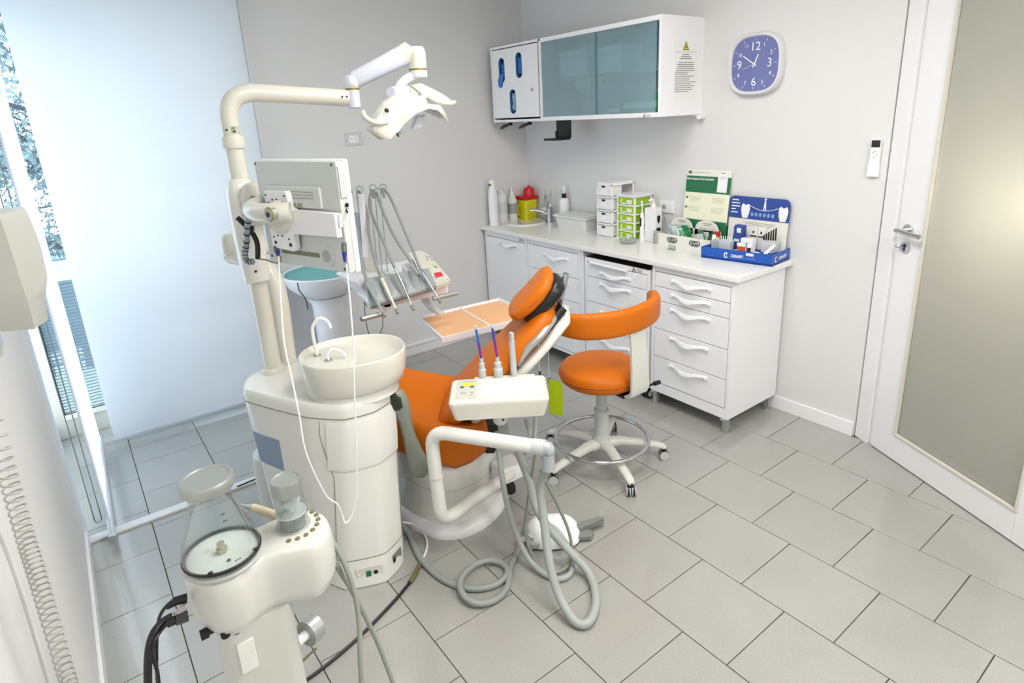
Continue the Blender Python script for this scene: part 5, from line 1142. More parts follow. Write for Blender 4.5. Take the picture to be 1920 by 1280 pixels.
# plugs and the long white cable loop
wl = thing('white_cable', 'thin white cable hanging in a loop in front of the water unit', 'cable', (-2.5, -2.1, .6))
bm = NB(); tube(bm, cr([(-2.597, -1.84, 1.321), (-2.642, -1.95, 1.194), (-2.68, -2.05, 1.073), (-2.693, -2.12, 0.9631), (-2.699, -2.16, 0.843), (-2.702, -2.18, 0.7124), (-2.665, -2.19, 0.5449), (-2.632, -2.2, 0.4918), (-2.621, -2.2, 0.4426), (-2.617, -2.21, 0.4131), (-2.59, -2.21, 0.4334), (-2.564, -2.21, 0.5095), (-2.543, -2.21, 0.6616), (-2.522, -2.2, 0.836), (-2.502, -2.19, 0.986), (-2.486, -2.18, 1.133), (-2.471, -2.16, 1.321)], 8), .0028, 8); obj('lead', bm, white, wl, world=True)
for nm, p, q in (('plug', (-2.59, -1.8, 1.35), (-2.595, -1.83, 1.316)), ('plug', (-2.463, -2.14, 1.389), (-2.476, -2.16, 1.328))):
    a_, b_ = Vector(p), Vector(q); bm = NB(); tube(bm, [a_, a_.lerp(b_, .5)], .009, 12); o = obj(nm, bm, dgrey, wl, world=True)
    bm = NB(); tube(bm, [a_.lerp(b_, .5), b_], [.008, .004], 12); obj('strain_relief', bm, mat('deep_blue', (30, 24, 150), .4), o, world=True)
bm = NB(); tube(bm, cr([(-2.464, -2.14, 1.452), (-2.453, -2.15, 1.457), (-2.436, -2.15, 1.484), (-2.432, -2.13, 1.496)], 5), .0025, 8); tube(bm, [(-2.463, -2.14, 1.487), (-2.465, -2.14, 1.443)], .006, 8); obj('usb_lead', bm, white, wl, world=True)
# ================================================================ instrument table
it = thing('instrument_table', 'white dentist instrument table with five handpieces and a keypad', 'instrument table', (-1.85, -1.2, .85))
bm = NB(); xs = (-2.075, -1.50)
prof = [(-1.30, .90), (-1.05, .975), (-.92, .985), (-.90, .95), (-1.1, .90), (-1.30, .86)]
prism(bm, prof, -2.03, -1.60, axis='x', r=.006); obj('table_body', bm, white, it, world=True)
bm = NB(); prism(bm, [(-2.123, 1.025), (-2.067, 1.048), (-1.919, 0.9311), (-1.937, 0.844), (-1.969, 0.8331)], -1.30, -1.05, axis='y', r=.012); obj('side_wing', bm, white, it, world=True)
bm = NB(); K1, K2, K3, K4 = [Vector(p) for p in ((-1.634, -1.12, 1.046), (-1.701, -1.02, 1.079), (-1.621, -0.98, 1.091), (-1.553, -1.08, 1.05))]
kp = [Vector(p) for p in ((-1.774, -1.38, 0.9359), (-1.613, -1.36, 0.951), (-1.58, -1.1, 1.033), (-1.606, -1.04, 1.06), (-1.7, -1.04, 1.063))]
nrmk = (kp[1]-kp[0]).cross(kp[2]-kp[0]).normalized(); nrmk = nrmk if nrmk.z > 0 else -nrmk
loft(bm, [[p-nrmk*.04 for p in kp], [p for p in kp]]); bmesh.ops.bevel(bm, geom=bm.edges[:], offset=.008, segments=2, affect='EDGES'); kb = obj('keypad_housing', bm, ivory, it, world=True)
ka = [Vector(p) for p in ((-1.715, -1.345, 0.9428), (-1.637, -1.335, 0.9542), (-1.588, -1.1, 1.025), (-1.657, -1.11, 1.03))]
Mk = lambda u, v: kp[0].lerp(kp[1], u)+(kp[3]-kp[0]).lerp(kp[2]-kp[1], u)*v
def kq(u0, u1, v0, v1, h0, h1, m, nm, par):
    bm = NB(); q = [Mk(u0, v0), Mk(u1, v0), Mk(u1, v1), Mk(u0, v1)]; loft(bm, [[p+nrmk*h0 for p in q], [p+nrmk*h1 for p in q]]); return obj(nm, bm, m, par, world=True)
kpd = kq(.22, .86, .12, .88, .0, .0022, gplas, 'keypad', kb)
kq(.45, .80, .16, .30, .0022, .0032, mat('red_white_print', (214, 60, 70), .5), 'red_label', kpd)
for u, v_, m_ in ((.38, .48, MT['olive_print']), (.55, .44, lime), (.55, .55, lime), (.70, .48, MT['olive_print']), (.35, .72, gink), (.38, .82, gink), (.60, .82, gink), (.7, .74, gink), (.47, .50, lime), (.63, .50, lime)):
    kq(u-.05, u+.05, v_-.03, v_+.03, .0022, .0036, m_, 'key', kpd)
bm = NB(); grd = mat('holder_grey', (150, 158, 160), .4)
hq = [Vector(p) for p in ((-2.097, -1.42, 0.9216), (-1.722, -1.4, 0.9348), (-1.708, -1.3, 1.017), (-2.074, -1.32, 1.036))]; hN = (hq[1]-hq[0]).cross(hq[2]-hq[0]).normalized(); hN = hN if hN.z > 0 else -hN
loft(bm, [[p-hN*.03 for p in hq], [p+hN*.004 for p in hq]]); bmesh.ops.bevel(bm, geom=bm.edges[:], offset=.004, segments=2, affect='EDGES'); hb = obj('holder_cover', bm, grd, it, world=True)
H_ = lambda u, v: hq[0].lerp(hq[1], u).lerp(hq[3].lerp(hq[2], u), v)
for k in range(4):
    u0 = .06+.24*k; bm = NB(); q = [H_(u0, .08), H_(u0+.14, .08), H_(u0+.02, .85)]; a_ = [bm.verts.new(p+hN*.004) for p in q]; t_ = bm.verts.new((q[0]+q[1]+q[2])/3+hN*.018)
    for i in range(3): bm.faces.new((a_[i], a_[(i+1) % 3], t_))
    bm.faces.new(a_[::-1]); obj('holder_facet', bm, mat('facet_grey', (172, 180, 184), .4), hb, world=True, ang=5)
bm = NB(); cyl(bm, (-2.166, -1.447, 0.88), (-2.058, -1.444, 0.88), .0125, 20); obj('pull_handle', bm, alu, it, world=True)
bm = NB(); cyl(bm, (-1.756, -1.405, 0.88), (-1.608, -1.407, 0.88), .0125, 20); obj('pull_handle', bm, alu, it, world=True)
bm = NB(); tube(bm, [(-2.16, -1.447, 0.88), (-2.169, -1.448, 0.88)], .010, 16); obj('handle_end', bm, dgrey, it, world=True)
bm = NB(); tube(bm, [(-1.981, -1.14, 1.099), (-1.962, -1.14, 1.413)], .0145, 18); tube(bm, [(-1.963, -1.14, 1.413), (-1.962, -1.14, 1.421)], .0185, 18); obj('white_post', bm, white, it, world=True)
bm = NB(); box(bm, -2.02, -1.95, -1.06, -1.02, 1.08, 1.32, r=.008); obj('post_bracket', bm, lv, it, world=True)
# whip rods with hooks, one hose and one handpiece each
whips = [
 ((-2.009, -1.05, 1.441), (-2.025, -1.05, 1.127), [(-2.01, -1.08, 1.438), (-2.025, -1.15, 1.333), (-2.045, -1.2, 1.207), (-2.082, -1.33, 1.099)], (-2.082, -1.36, 1.024), (-2.07, -1.5, 0.8856), mgrey),
 ((-1.963, -1.08, 1.449), (-1.981, -1.05, 1.119), [(-1.95, -1.08, 1.432), (-1.948, -1.15, 1.323), (-1.975, -1.2, 1.223), (-2.013, -1.33, 1.113)], (-2.003, -1.36, 1.03), (-2.003, -1.5, 0.8856), ivory),
 ((-1.89, -1.08, 1.45), (-1.916, -1.05, 1.108), [(-1.88, -1.08, 1.429), (-1.919, -1.12, 1.357), (-1.918, -1.16, 1.278), (-1.94, -1.3, 1.176)], (-1.925, -1.36, 1.06), (-1.917, -1.5, 0.8817), chrome),
 ((-1.865, -1.08, 1.428), (-1.88, -1.05, 1.102), [(-1.855, -1.08, 1.415), (-1.853, -1.12, 1.335), (-1.841, -1.2, 1.202), (-1.829, -1.33, 1.09)], (-1.817, -1.33, 1.082), (-1.829, -1.42, 1.022), chrome),
 ((-1.833, -1.08, 1.446), (-1.837, -1.05, 1.095), [(-1.817, -1.08, 1.428), (-1.787, -1.1, 1.376), (-1.768, -1.18, 1.217), (-1.787, -1.33, 1.077)], (-1.784, -1.36, 1.025), (-1.766, -1.5, 0.8858), chrome)]
for hk, rb_, hs_, tl_, tp_, mm in whips:
    hk, rb_, tl_, tp_ = Vector(hk), Vector((hk[0]+.004, -1.05, .97)), Vector(tl_), Vector(tp_)
    bm = NB(); tube(bm, [rb_, hk+Vector((0, 0, -.02)), hk+Vector((0, -.002, 0)), hk+Vector((.012, -.012, .008)), hk+Vector((.022, -.03, 0)), hk+Vector((.02, -.035, -.02))], .0032, 8); wr = obj('whip_rod', bm, alu, it, world=True)
    bm = NB(); hp_ = cr([(hk+Vector((.01, -.02, -.06)))] + [Vector(p) for p in hs_] + [tl_], 6); tube(bm, hp_, .0075, 10); obj('instrument_hose', bm, hose, it, world=True)
    d = (tp_-tl_); bm = NB(); tube(bm, [tl_-d*.02, tl_+d*.08, tl_+d*.45, tl_+d*.5, tl_+d*.8, tl_+d*.9+Vector((0, 0, -.004))], [.0085, .0095, .0095, .0075, .006, .0055], 14)
    hp2 = obj('handpiece', bm, mm, it, world=True)
    bm = NB(); e_ = tl_+d*.9+Vector((0, 0, -.004)); tube(bm, [e_-d*.03, e_+d*.1], .0068, 12); obj('handpiece_tip', bm, mat('olive_grey_metal', (130, 132, 104), .3, .6), hp2, world=True)
bm = NB()
for k in range(4):
    x_ = -1.985+.115*k; box(bm, x_-.022, x_+.022, -1.16, -1.12, .975, .983, r=.002); tube(bm, [(x_, -1.14, .98), (x_-.01, -1.12, 1.0)], .012, 12)
obj('rod_bracket', bm, gplas, it, world=True)
bk = thing('black_wire', 'thin black wires hanging below the instrument table', 'wire', (-2.0, -1.2, .8))
bm = NB(); tube(bm, cr([(-2.064, -1.25, 0.8983), (-2.079, -1.28, 0.8125), (-2.079, -1.3, 0.7462), (-2.049, -1.3, 0.7065), (-2.009, -1.3, 0.7481), (-1.997, -1.3, 0.7971), (-1.992, -1.28, 0.8343)], 6), .002, 6); tube(bm, cr([(-2.064, -1.25, 0.8983), (-2.05, -1.25, .87)], 2), .002, 6); obj('wire', bm, black, bk, world=True)
# peach tray table beside it
tt = thing('tray_table', 'white square tray table with two peach coloured liners', 'tray table', (-1.45, -1.33, .69))
c4 = [Vector(p) for p in ((-1.706, -1.118, 0.7), (-1.786, -1.513, 0.7), (-1.20, -1.58, .70), (-1.17, -1.16, .70))]
cm = sum(c4, Vector())/4; cm.z = .70
def tq(s_, z_): return [Vector((cm.x+(p.x-cm.x)*s_, cm.y+(p.y-cm.y)*s_, z_)) for p in c4]
bm = NB(); loft(bm, [tq(.96, .665), tq(.985, .67), tq(1, .70), tq(.995, .704), tq(.965, .704), tq(.955, .692)]); obj('tray_frame', bm, white, tt, world=True)
L_ = lambda u, v_, z_=.6925: Vector((*(c4[0].lerp(c4[3], u).lerp(c4[1].lerp(c4[2], u), v_)).xy, z_))
for u0, u1 in ((.04, .485), (.505, .96)):
    bm = NB(); q = [L_(u0, .06), L_(u1, .06), L_(u1, .94), L_(u0, .94)]; loft(bm, [[p+Vector((0, 0, -.001)) for p in q], [p+Vector((0, 0, .003)) for p in q]]); obj('peach_liner', bm, peach, tt, world=True)
bm = NB(); q0, q1 = L_(.495, .03), L_(.495, .97); tube(bm, [q0+Vector((0, 0, .004)), q1+Vector((0, 0, .004))], .006, 8); obj('divider', bm, white, tt, world=True)
bm = NB(); tube(bm, cr([(-1.45, -1.33, .665), (-1.45, -1.30, .60), (-1.50, -1.2, .62), (-1.62, -1.1, .75), (-1.68, -1.05, .90)], 5), .022, 14); obj('support_arm', bm, gplas, tt, world=True)
# pedestal wash basin behind
wb = thing('pedestal_basin', 'round white pedestal basin with teal lining at the back wall', 'basin', (-1.93, -.30, 0))
bm = NB(); lathe(bm, [(0, .70), (.10, .70), (.17, .74), (.225, .79), (.255, .85), (.262, .865), (.252, .872), (.236, .862), (.2, .80), (0, .77)], (0, 0, 0), 40); obj('bowl', bm, white, wb, ang=60)
bm = NB(); lathe(bm, [(0, .80), (.2, .812), (.228, .858), (.238, .868), (.24, .864), (.236, .85)], (0, 0, 0), 40); obj('teal_lining', bm, teal, wb, ang=60)
bm = NB(); lathe(bm, [(.15, 0), (.14, .02), (.105, .08), (.095, .4), (.10, .66), (.13, .71)], (0, 0, 0), 32); obj('pedestal', bm, white, wb, ang=60)
bm = NB(); tube(bm, cr([(-2.195, -0.62, 0.9053), (-2.19, -0.62, 0.8564), (-2.158, -0.6, 0.7967), (-2.146, -0.58, 0.7238)], 5), .003, 6); obj('drain_wire', bm, black, wb, world=True)
# ================================================================ assistant arm and its tray
aa = thing('tray_stand', 'white bent tube arm carrying the small assistant tray beside the chair', 'arm', (-1.80, -2.09, .2))
def bend(P_, r=.06, n=6):
    """polyline with rounded corners"""
    P_ = [Vector(p) for p in P_]; out = [P_[0]]
    for a, b, c in zip(P_, P_[1:], P_[2:]):
        u, v = (a-b).normalized(), (c-b).normalized()
        for k in range(n+1):
            t = k/n; out.append((b+u*r)*(1-t)**2+b*2*t*(1-t)+(b+v*r)*t*t)
    return out+[P_[-1]]
ARM = [(-1.79, -2.0, .215), (-1.805, -2.094, .215), (-2.215, -2.16, .185), (-2.222, -2.155, .607), (-1.985, -2.515, .603)]
bm = NB(); tube(bm, bend(ARM[1:], .075), .0275, 22); at_ = obj('bent_tube', bm, cream, aa, world=True, ang=60)
bm = NB(); lathe(bm, [(.0285, 0), (.0295, .003), (.0295, .01), (.0285, .013)], (-2.218, -2.158, .40), 22); obj('tube_collar', bm, ivory, aa, world=True)
bm = NB(); box(bm, -1.86, -1.74, -2.11, -2.0, .17, .25, r=.015); obj('arm_root', bm, white, aa, world=True)
el = Vector((-1.985, -2.515, .603)); adir = Vector((.55, -.835, 0)).normalized()
bm = NB(); tube(bm, [el-adir*.01, el+adir*.035], .030, 20); obj('end_sleeve', bm, gplas, aa, world=True)
bm = NB(); loft(bm, [sring(el+adir*.03, (0, 0, 1), (adir.y, -adir.x, 0), .027, .027, 2, 18), sring(el+adir*.055+Vector((0, 0, -.004)), (0, 0, 1), (adir.y, -adir.x, 0), .026, .026, 2, 18), sring(el+adir*.068+Vector((0, 0, -.008)), (0, 0, 1), (adir.y, -adir.x, 0), .014, .014, 2, 18)]); tube(bm, [el+adir*.045+Vector((0, 0, -.02)), el+adir*.045+Vector((0, 0, -.085))], [.022, .026], 18); obj('hose_elbow', bm, mat('elbow_grey', (170, 178, 180), .3), aa, world=True)
hx_ = el+adir*.045
TA = math.atan2(-.2205, .311)
ty = thing('assistant_tray', 'small white instrument tray with a grey keypad on the bent tube arm', 'tray', (-1.964, -2.264, 0.742), TA)
bm = NB(); rr = lambda hx, hy, z_, r=.02: [(x, y, z_) for x, y in rrect(-hx, hx, -hy, hy, r, 4)]
loft(bm, [rr(.165, .085, -.085), rr(.175, .095, -.08), rr(.19, .105, -.02), rr(.192, .107, -.008), rr(.187, .102, 0), rr(.182, .097, .001)]); tb_ = obj('tray_body', bm, ivory, ty, ang=50)
bm = NB(); box(bm, -.072, .165, -.075, .082, .0005, .003, r=.001); box(bm, -.068, .161, -.071, .078, .0028, .0034, r=.0002); obj('silicone_mat', bm, mat('mat_cream', (240, 234, 216), .4), ty)
bm = NB(); box(bm, -.165, -.085, -.078, .088, .0005, .003, r=.001); kp_ = obj('keypad', bm, mat('keypad_grey', (198, 200, 192), .4), ty)
bm = NB(); box(bm, -.145, -.10, .035, .06, .003, .004); obj('yellow_graphic', bm, mat('lemon_print', (230, 220, 40), .5), kp_)
bm = NB()
for x, y in ((-.145, .022), (-.105, .022)): tube(bm, [(x, y, .003), (x, y, .0042)], .009, 14)
obj('dark_key', bm, dgrey, kp_)
bm = NB(); box(bm, -.15, -.125, -.035, -.028, .003, .004); box(bm, -.11, -.1, -.035, -.025, .003, .004); box(bm, -.112, -.1, -.055, -.05, .003, .004); box(bm, -.14, -.1, .07, .073, .003, .004); obj('print_line', bm, gink, kp_)
bm = NB(); lathe(bm, [(.022, -.14), (.03, -.13), (.034, -.085), (.034, -.08)], (.0, -.02, 0), 20); o = obj('swivel_post', bm, cream, ty)
bm = NB(); tube(bm, [(.012, -.052, -.11), (.012, -.055, -.11)], .004, 8); obj('screw', bm, ink, ty)
bm = NB(); box(bm, -.10, .15, .10, .125, -.05, -.0, r=.005); hb2 = obj('holder_bar', bm, ivory, ty)
# instruments standing in the holder bar
for i, (px_, c1_, lab) in enumerate(((-.065, (30, 100, 190), 'left saliva ejector with a blue tip standing in the assistant tray'), (-.0, (70, 60, 170), 'right saliva ejector with a purple tip standing in the assistant tray'))):
    t = thing('saliva_ejector', lab, 'ejector', (0, 0, 0))
    W_ = mw(ty) @ Vector((px_, .115, 0)); t.location = W_; MW[t.name] = Matrix.Translation(W_)
    f_ = 1+.25*i
    bm = NB(); lathe(bm, [(.010*f_, -.05), (.013*f_, -.005), (.016*f_, .0), (.016*f_, .035), (.012*f_, .04), (.012*f_, .062), (.008, .066), (.008, .085), (0, .085)], seg=16); obj('grip', bm, mat('ejector_grey', (184, 190, 194), .4), t)
    bm = NB(); tube(bm, [(0, 0, .08), (-.008, 0, .15)], .0048, 10); obj('lower_tip', bm, mat('violet_tube', (120, 30, 150), .3), t)
    bm = NB(); tube(bm, [(-.008, 0, .15), (-.016, 0, .215)], .0048, 10); obj('upper_tip', bm, mat('tip_%d' % i, c1_, .3), t)
    bm = NB(); tube(bm, [(-.016, 0, .215), (-.018, 0, .228)], .0055, 10); obj('tip_end', bm, gplas, t)
t = thing('suction_wand', 'plain grey suction handle standing at the right of the two ejectors', 'suction handle', (0, 0, 0)); W_ = mw(ty) @ Vector((.065, .115, 0)); t.location = W_; MW[t.name] = Matrix.Translation(W_)
bm = NB(); tube(bm, [(0, 0, -.04), (-.004, 0, .15)], [.014, .012], 14); box(bm, -.012, .004, -.01, .01, .12, .19, r=.004); obj('grip', bm, mat('ejector_grey', (184, 190, 194), .4), t)
# lime card, bib clips
lc = thing('lime_bib', 'lime green paper bib hanging at the right end of the assistant tray', 'bib', (-1.694, -2.284, 0.7))
bm = NB(); n = 8; vv = []
e0, e1 = Vector((-1.705, -2.259, 0.7)), Vector((-1.685, -2.321, 0.7))
for j in range(7):
    row = []
    for i in range(n+1):
        p = e0.lerp(e1, i/n); row.append(bm.verts.new((p.x, p.y+.003*math.sin(i*1.3+j*.4), .70-.158*j/6)))
    vv.append(row)
for j in range(6):
    for i in range(n): bm.faces.new((vv[j][i], vv[j][i+1], vv[j+1][i+1], vv[j+1][i]))
obj('paper', bm, mat('lime_paper', (188, 216, 20), .7, transl=.45), lc, world=True)
for i, (a_, b_) in enumerate((((0.5507, -0.15, 0.9107), (0.5482, -0.15, 0.7207)), ((0.5904, -0.1, 0.9317), (0.5957, -0.1, 0.6666)))):
    Q = mw(dc); a_, b_ = Q @ Vector(a_), Q @ Vector(b_); b_ = Vector((a_.x, a_.y, b_.z))
    t = thing('bib_clip', ('left', 'right')[i]+' bib clip hanging on a thin cord from the headrest', 'clip', tuple(b_))
    bm = NB(); tube(bm, [a_, b_], .0018, 6); obj('cord', bm, gplas, t, world=True)
    bm = NB(); box(bm, b_.x-.004, b_.x+.004, b_.y-.003, b_.y+.003, b_.z-.03, b_.z, r=.001); obj('clip_jaw', bm, black, t, world=True)
# foot pedal
fp = thing('foot_pedal', 'white domed foot pedal with grey levers on the floor', 'foot control', (-1.775, -2.335, 0), R2(-35))
bm = NB(); loft(bm, [sring((0, 0, z_), (1, 0, 0), (0, 1, 0), a_, b_, 2.8, 32) for z_, a_, b_ in ((.004, .118, .094), (.012, .12, .096), (.035, .115, .09), (.06, .095, .075), (.075, .07, .055), (.08, .03, .025))]); obj('dome', bm, white, fp, ang=60)
bm = NB(); loft(bm, [sring((0, 0, z_), (1, 0, 0), (0, 1, 0), a_, b_, 2.8, 32) for z_, a_, b_ in ((0, .116, .092), (.006, .121, .097))]); obj('rubber_base', bm, black, fp)
bm = NB(); prism(bm, [(.09, -.0), (.13, .03), (.21, .055), (.235, .05), (.23, .028), (.16, .005), (.13, -.02)], .02, .045, r=.006); prism(bm, [(.10, -.055), (.16, -.055), (.175, -.03), (.165, -.01), (.10, .0)], .008, .03, r=.004); obj('side_lever', bm, mat('lever_grey', (126, 132, 128), .4), fp)
bm = NB(); tube(bm, cr([(-.06, -.08, .02), (-.10, -.05, .045), (-.125, .0, .06), (-.115, .05, .06), (-.07, .085, .045)], 6), .008, 10); obj('carry_hoop', bm, chrome, fp)
bm = NB(); tube(bm, [(-.11, -.03, .025), (-.16, -.055, .02)], .014, 14); box(bm, -.1, -.06, -.09, -.05, .01, .035, r=.004); obj('cable_gland', bm, gplas, fp)
# ---------------------------------------------------------------- hoses
def hz_(name, label, pts, r, m=hose, cat='hose'):
    o = thing(name, label, cat, pts[0]); bm = NB(); tube(bm, cr(pts, 8), r, 12); obj('tube', bm, m, o, world=True, ang=80); return o
fc_ = Vector((-1.775, -2.335, 0))
hz_('floor_hose', 'thick grey hose looped on the floor between the water unit and foot pedal', [(-2.265, -1.859, 0.03), (-2.263, -1.934, 0.014), (-2.296, -2.102, 0.013), (-2.285, -2.258, 0.013), (-2.231, -2.37, 0.013), (-2.151, -2.419, 0.013), (-2.078, -2.408, 0.014), (-2.054, -2.356, 0.018), (-2.093, -2.3, 0.024), (-2.166, -2.292, 0.028), (-2.238, -2.325, 0.032), (-2.273, -2.384, 0.03), (-2.26, -2.452, 0.022), (-2.196, -2.482, 0.014), (-2.118, -2.462, 0.013), (-2.036, -2.38, 0.013), (-1.952, -2.32, 0.014), (-1.925, -2.285, .022)], .0125)
hz_('suction_hose', 'thick pale grey hose falling from the elbow to a big loop at the front', [tuple(hx_+Vector((0, 0, -.08))), (-1.959, -2.5, 0.42), (-1.985, -2.548, 0.27), (-2.017, -2.611, 0.16), (-2.031, -2.678, 0.07), (-2.029, -2.76, 0.022), (-1.989, -2.787, 0.018), (-1.901, -2.732, 0.018), (-1.835, -2.626, 0.03), (-1.862, -2.534, 0.1), (-1.891, -2.458, 0.17), (-1.887, -2.37, 0.22), (-1.89, -2.335, 0.33), (-1.922, -2.324, 0.45), (-1.965, -2.345, 0.56)], .0165, mat('pale_hose', (164, 170, 166), .5))
hz_('suction_hose', 'pale grey hose hanging straight down left of the elbow to the floor', [(-1.988, -2.268, 0.56), (-1.989, -2.279, 0.42), (-1.997, -2.32, 0.27), (-1.99, -2.365, 0.14), (-1.977, -2.419, 0.05), (-1.96, -2.499, 0.016), (-1.929, -2.559, 0.013), (-1.867, -2.559, 0.016), (-1.817, -2.493, 0.05), (-1.82, -2.422, 0.1), (-1.84, -2.394, 0.12)], .0115, MT['pale_hose'])
hz_('thin_hose', 'thin grey hose arching from the elbow rightwards and down behind the pedal', [(-1.968, -2.515, 0.5), (-1.938, -2.519, 0.42), (-1.877, -2.51, 0.28), (-1.835, -2.515, 0.15), (-1.84, -2.531, 0.06), (-1.879, -2.535, 0.02), (-1.933, -2.516, 0.012)], .0065, mat('hose_dark', (146, 152, 140), .5))
hz_('thin_hose', 'thin grey hose behind the elbow running down to the pedal', [(-1.913, -2.415, 0.5), (-1.884, -2.35, 0.36), (-1.873, -2.297, 0.2), (-1.901, -2.308, 0.1), (-1.927, -2.357, 0.05), (-1.944, -2.421, 0.02), (-1.95, -2.451, 0.012)], .0065, MT['hose_dark'])
for a, b_ in ((986, 992), (1003, 1004)):
    hz_('short_hose', ('left' if a < 990 else 'right')+' short hose between the assistant tray and its tube arm', [(-1.882, -2.322, 0.6) if a < 990 else (-1.848, -2.341, 0.6), (-1.891, -2.346, 0.58) if a < 990 else (-1.869, -2.366, 0.58), (-1.903, -2.373, 0.56) if a < 990 else (-1.889, -2.386, 0.56), (-1.903, -2.336, 0.46) if a < 990 else (-1.879, -2.357, 0.46)], .008, MT['pale_hose'])
pc = thing('power_cord', 'white then black power cord joined by a connector on the floor', 'cord', (-2.3, -1.95, 0))
bm = NB(); tube(bm, cr([(-2.258, -1.863, 0.04), (-2.213, -1.902, 0.02), (-2.208, -1.98, 0.008), (-2.246, -2.057, 0.006), (-2.318, -2.122, 0.006)], 8), .005, 8); obj('white_lead', bm, white, pc, world=True)
bm = NB(); tube(bm, [(-2.315, -2.122, 0.01), (-2.359, -2.164, 0.01), (-2.395, -2.187, 0.01)], .0095, 12); obj('connector', bm, mat('olive_connector', (104, 100, 66), .5), pc, world=True)
bm = NB(); tube(bm, cr([(-2.388, -2.182, 0.008), (-2.467, -2.222, 0.006), (-2.592, -2.277, 0.006), (-2.712, -2.32, 0.006), (-2.817, -2.346, 0.006), (-2.893, -2.358, 0.006), (-3.001, -2.378, 0.006)], 8), .006, 8); obj('black_lead', bm, black, pc, world=True)
tag(obj('black_strip', one(tube, [(-2.766, -1.012, 0.014), (-2.668, -1.003, 0.014)], .004, 8), black), 'short black strip on the threshold left of the water unit', 'strip')
# ================================================================ foreground air polishing machine
FZ = 1.037
FX_, FY_ = -3.087, -3.017
pm = thing('polishing_machine', 'white free standing dental polishing machine at the lower left', 'dental machine', (FX_, FY_, 0))
top = [Vector((x, y, 0)) for x, y, _ in ((-3.144, -2.994, 1.037), (-3.137, -3.035, 1.037), (-3.116, -3.071, 1.037), (-3.086, -3.08, 1.037), (-3.057, -3.068, 1.037), (-3.031, -3.062, 1.037), (-3.007, -3.067, 1.037), (-2.981, -3.078, 1.037), (-2.951, -3.085, 1.037), (-2.92, -3.063, 1.037), (-2.904, -3.027, 1.037), (-2.91, -2.992, 1.037), (-2.936, -2.962, 1.037), (-2.976, -2.957, 1.037), (-3.012, -2.963, 1.037), (-3.053, -2.945, 1.037), (-3.092, -2.933, 1.037), (-3.128, -2.951, 1.037))]
tc_ = sum(top, Vector())/len(top); tp2 = cr(top, 5, closed=True)
def trg(s_, z_): return [tuple(tc_+(p-tc_)*s_+(p-tc_).normalized()*0+Vector((0, 0, z_))) for p in tp2]
def tro(o_, z_):
    n = len(tp2); out = []
    for i in range(n):
        t_ = (tp2[(i+1) % n]-tp2[i-1]).normalized(); nn = Vector((t_.y, -t_.x, 0)); nn = nn if nn.dot(tp2[i]-tc_) > -.03 else -nn
        out.append(tuple(tp2[i]+nn*o_+Vector((0, 0, z_))))
    return out
sgn = 1
t_ = (tp2[1]-tp2[-1]).normalized(); 
if Vector((t_.y, -t_.x, 0)).dot(tp2[0]-tc_) < 0: sgn = -1
def tro(o_, z_):
    n = len(tp2); out = []
    for i in range(n):
        t_ = (tp2[(i+1) % n]-tp2[i-1]).normalized(); nn = Vector((t_.y, -t_.x, 0))*sgn
        out.append(tuple(tp2[i]+nn*o_+Vector((0, 0, z_))))
    return out
bm = NB(); loft(bm, [tro(-.004, FZ-.108), tro(.002, FZ-.104), tro(.006, FZ-.09), tro(.008, FZ-.05), tro(.006, FZ-.02), tro(.002, FZ-.004), tro(-.003, FZ), tro(-.008, FZ+.001)]); pb = obj('machine_head', bm, mat('machine_white', (208, 208, 201), .28, coat=.3), pm, world=True, ang=60)
bm = NB(); loft(bm, [tro(-.006, FZ-.114), tro(-.002, FZ-.112), tro(-.002, FZ-.106)]); obj('lower_rim', bm, gplas, pm, world=True)
bx0, bx1 = FX_-.035, FX_+.075
bm = NB(); loft(bm, [[(x, y, z_) for x, y in rrect(-3.125, -2.995, FY_-.055+.0, FY_+.055, .03, 5)] for z_ in (.02, FZ-.11)]); obj('column', bm, mat('column_white', (204, 204, 196), .3, coat=.3), pm, world=True)
bm = NB(); loft(bm, [[(x, y, z_) for x, y in rrect(-3.22, -2.9, FY_-.16, FY_+.16, .06, 5)] for z_ in (0, .015, .02)]); obj('foot_plate', bm, gplas, pm, world=True)
yf = FY_-.0555
bm = NB()
for p in ((-3.115, -3.073, 0.9299), (-3.097, -3.073, 0.9279)): tube(bm, [(p[0], yf-.002, p[2]), (p[0], yf+.01, p[2])], .0075, 16)
obj('black_port', bm, black, pm, world=True)
p = (-3.142, -3.073, 0.9271)
bm = NB(); tube(bm, [(-3.138, yf+.03, p[2]), (-3.125, yf+.03, p[2])], .006, 10); tube(bm, [(-3.15, yf+.03, p[2]), (-3.137, yf+.03, p[2])], .0095, 12); obj('black_knob', bm, black, pm, world=True)
p = (-3.088, -3.073, 0.8743)
bm = NB(); box(bm, p[0]-.015, p[0]+.014, yf-.004, yf+.002, p[2]-.04, p[2]+.025, r=.002); obj('column_hatch', bm, cream, pm, world=True)
a_, b_ = Vector((-2.995, FY_, 0.7869-.0)), Vector((-2.959, -3, 0.7829))
bm = NB(); tube(bm, [a_, a_.lerp(b_, .72)], .010, 14); obj('side_pipe', bm, white, pm, world=True)
d = (b_-a_).normalized(); bm = NB(); tube(bm, [a_.lerp(b_, .62), b_+d*.012], .0265, 28); sc_ = obj('silver_cap', bm, alu, pm, world=True); bm = NB(); tube(bm, [b_+d*.0115, b_+d*.0135], .022, 24); obj('cap_face', bm, gplas, sc_, world=True)
bm = NB(); tube(bm, [(-2.995, FY_-.02, a_.z-.03), (-2.965, FY_-.02, a_.z-.018)], .0025, 8); obj('side_pin', bm, mat('brass_pin', (120, 116, 90), .4, .3), pm, world=True)
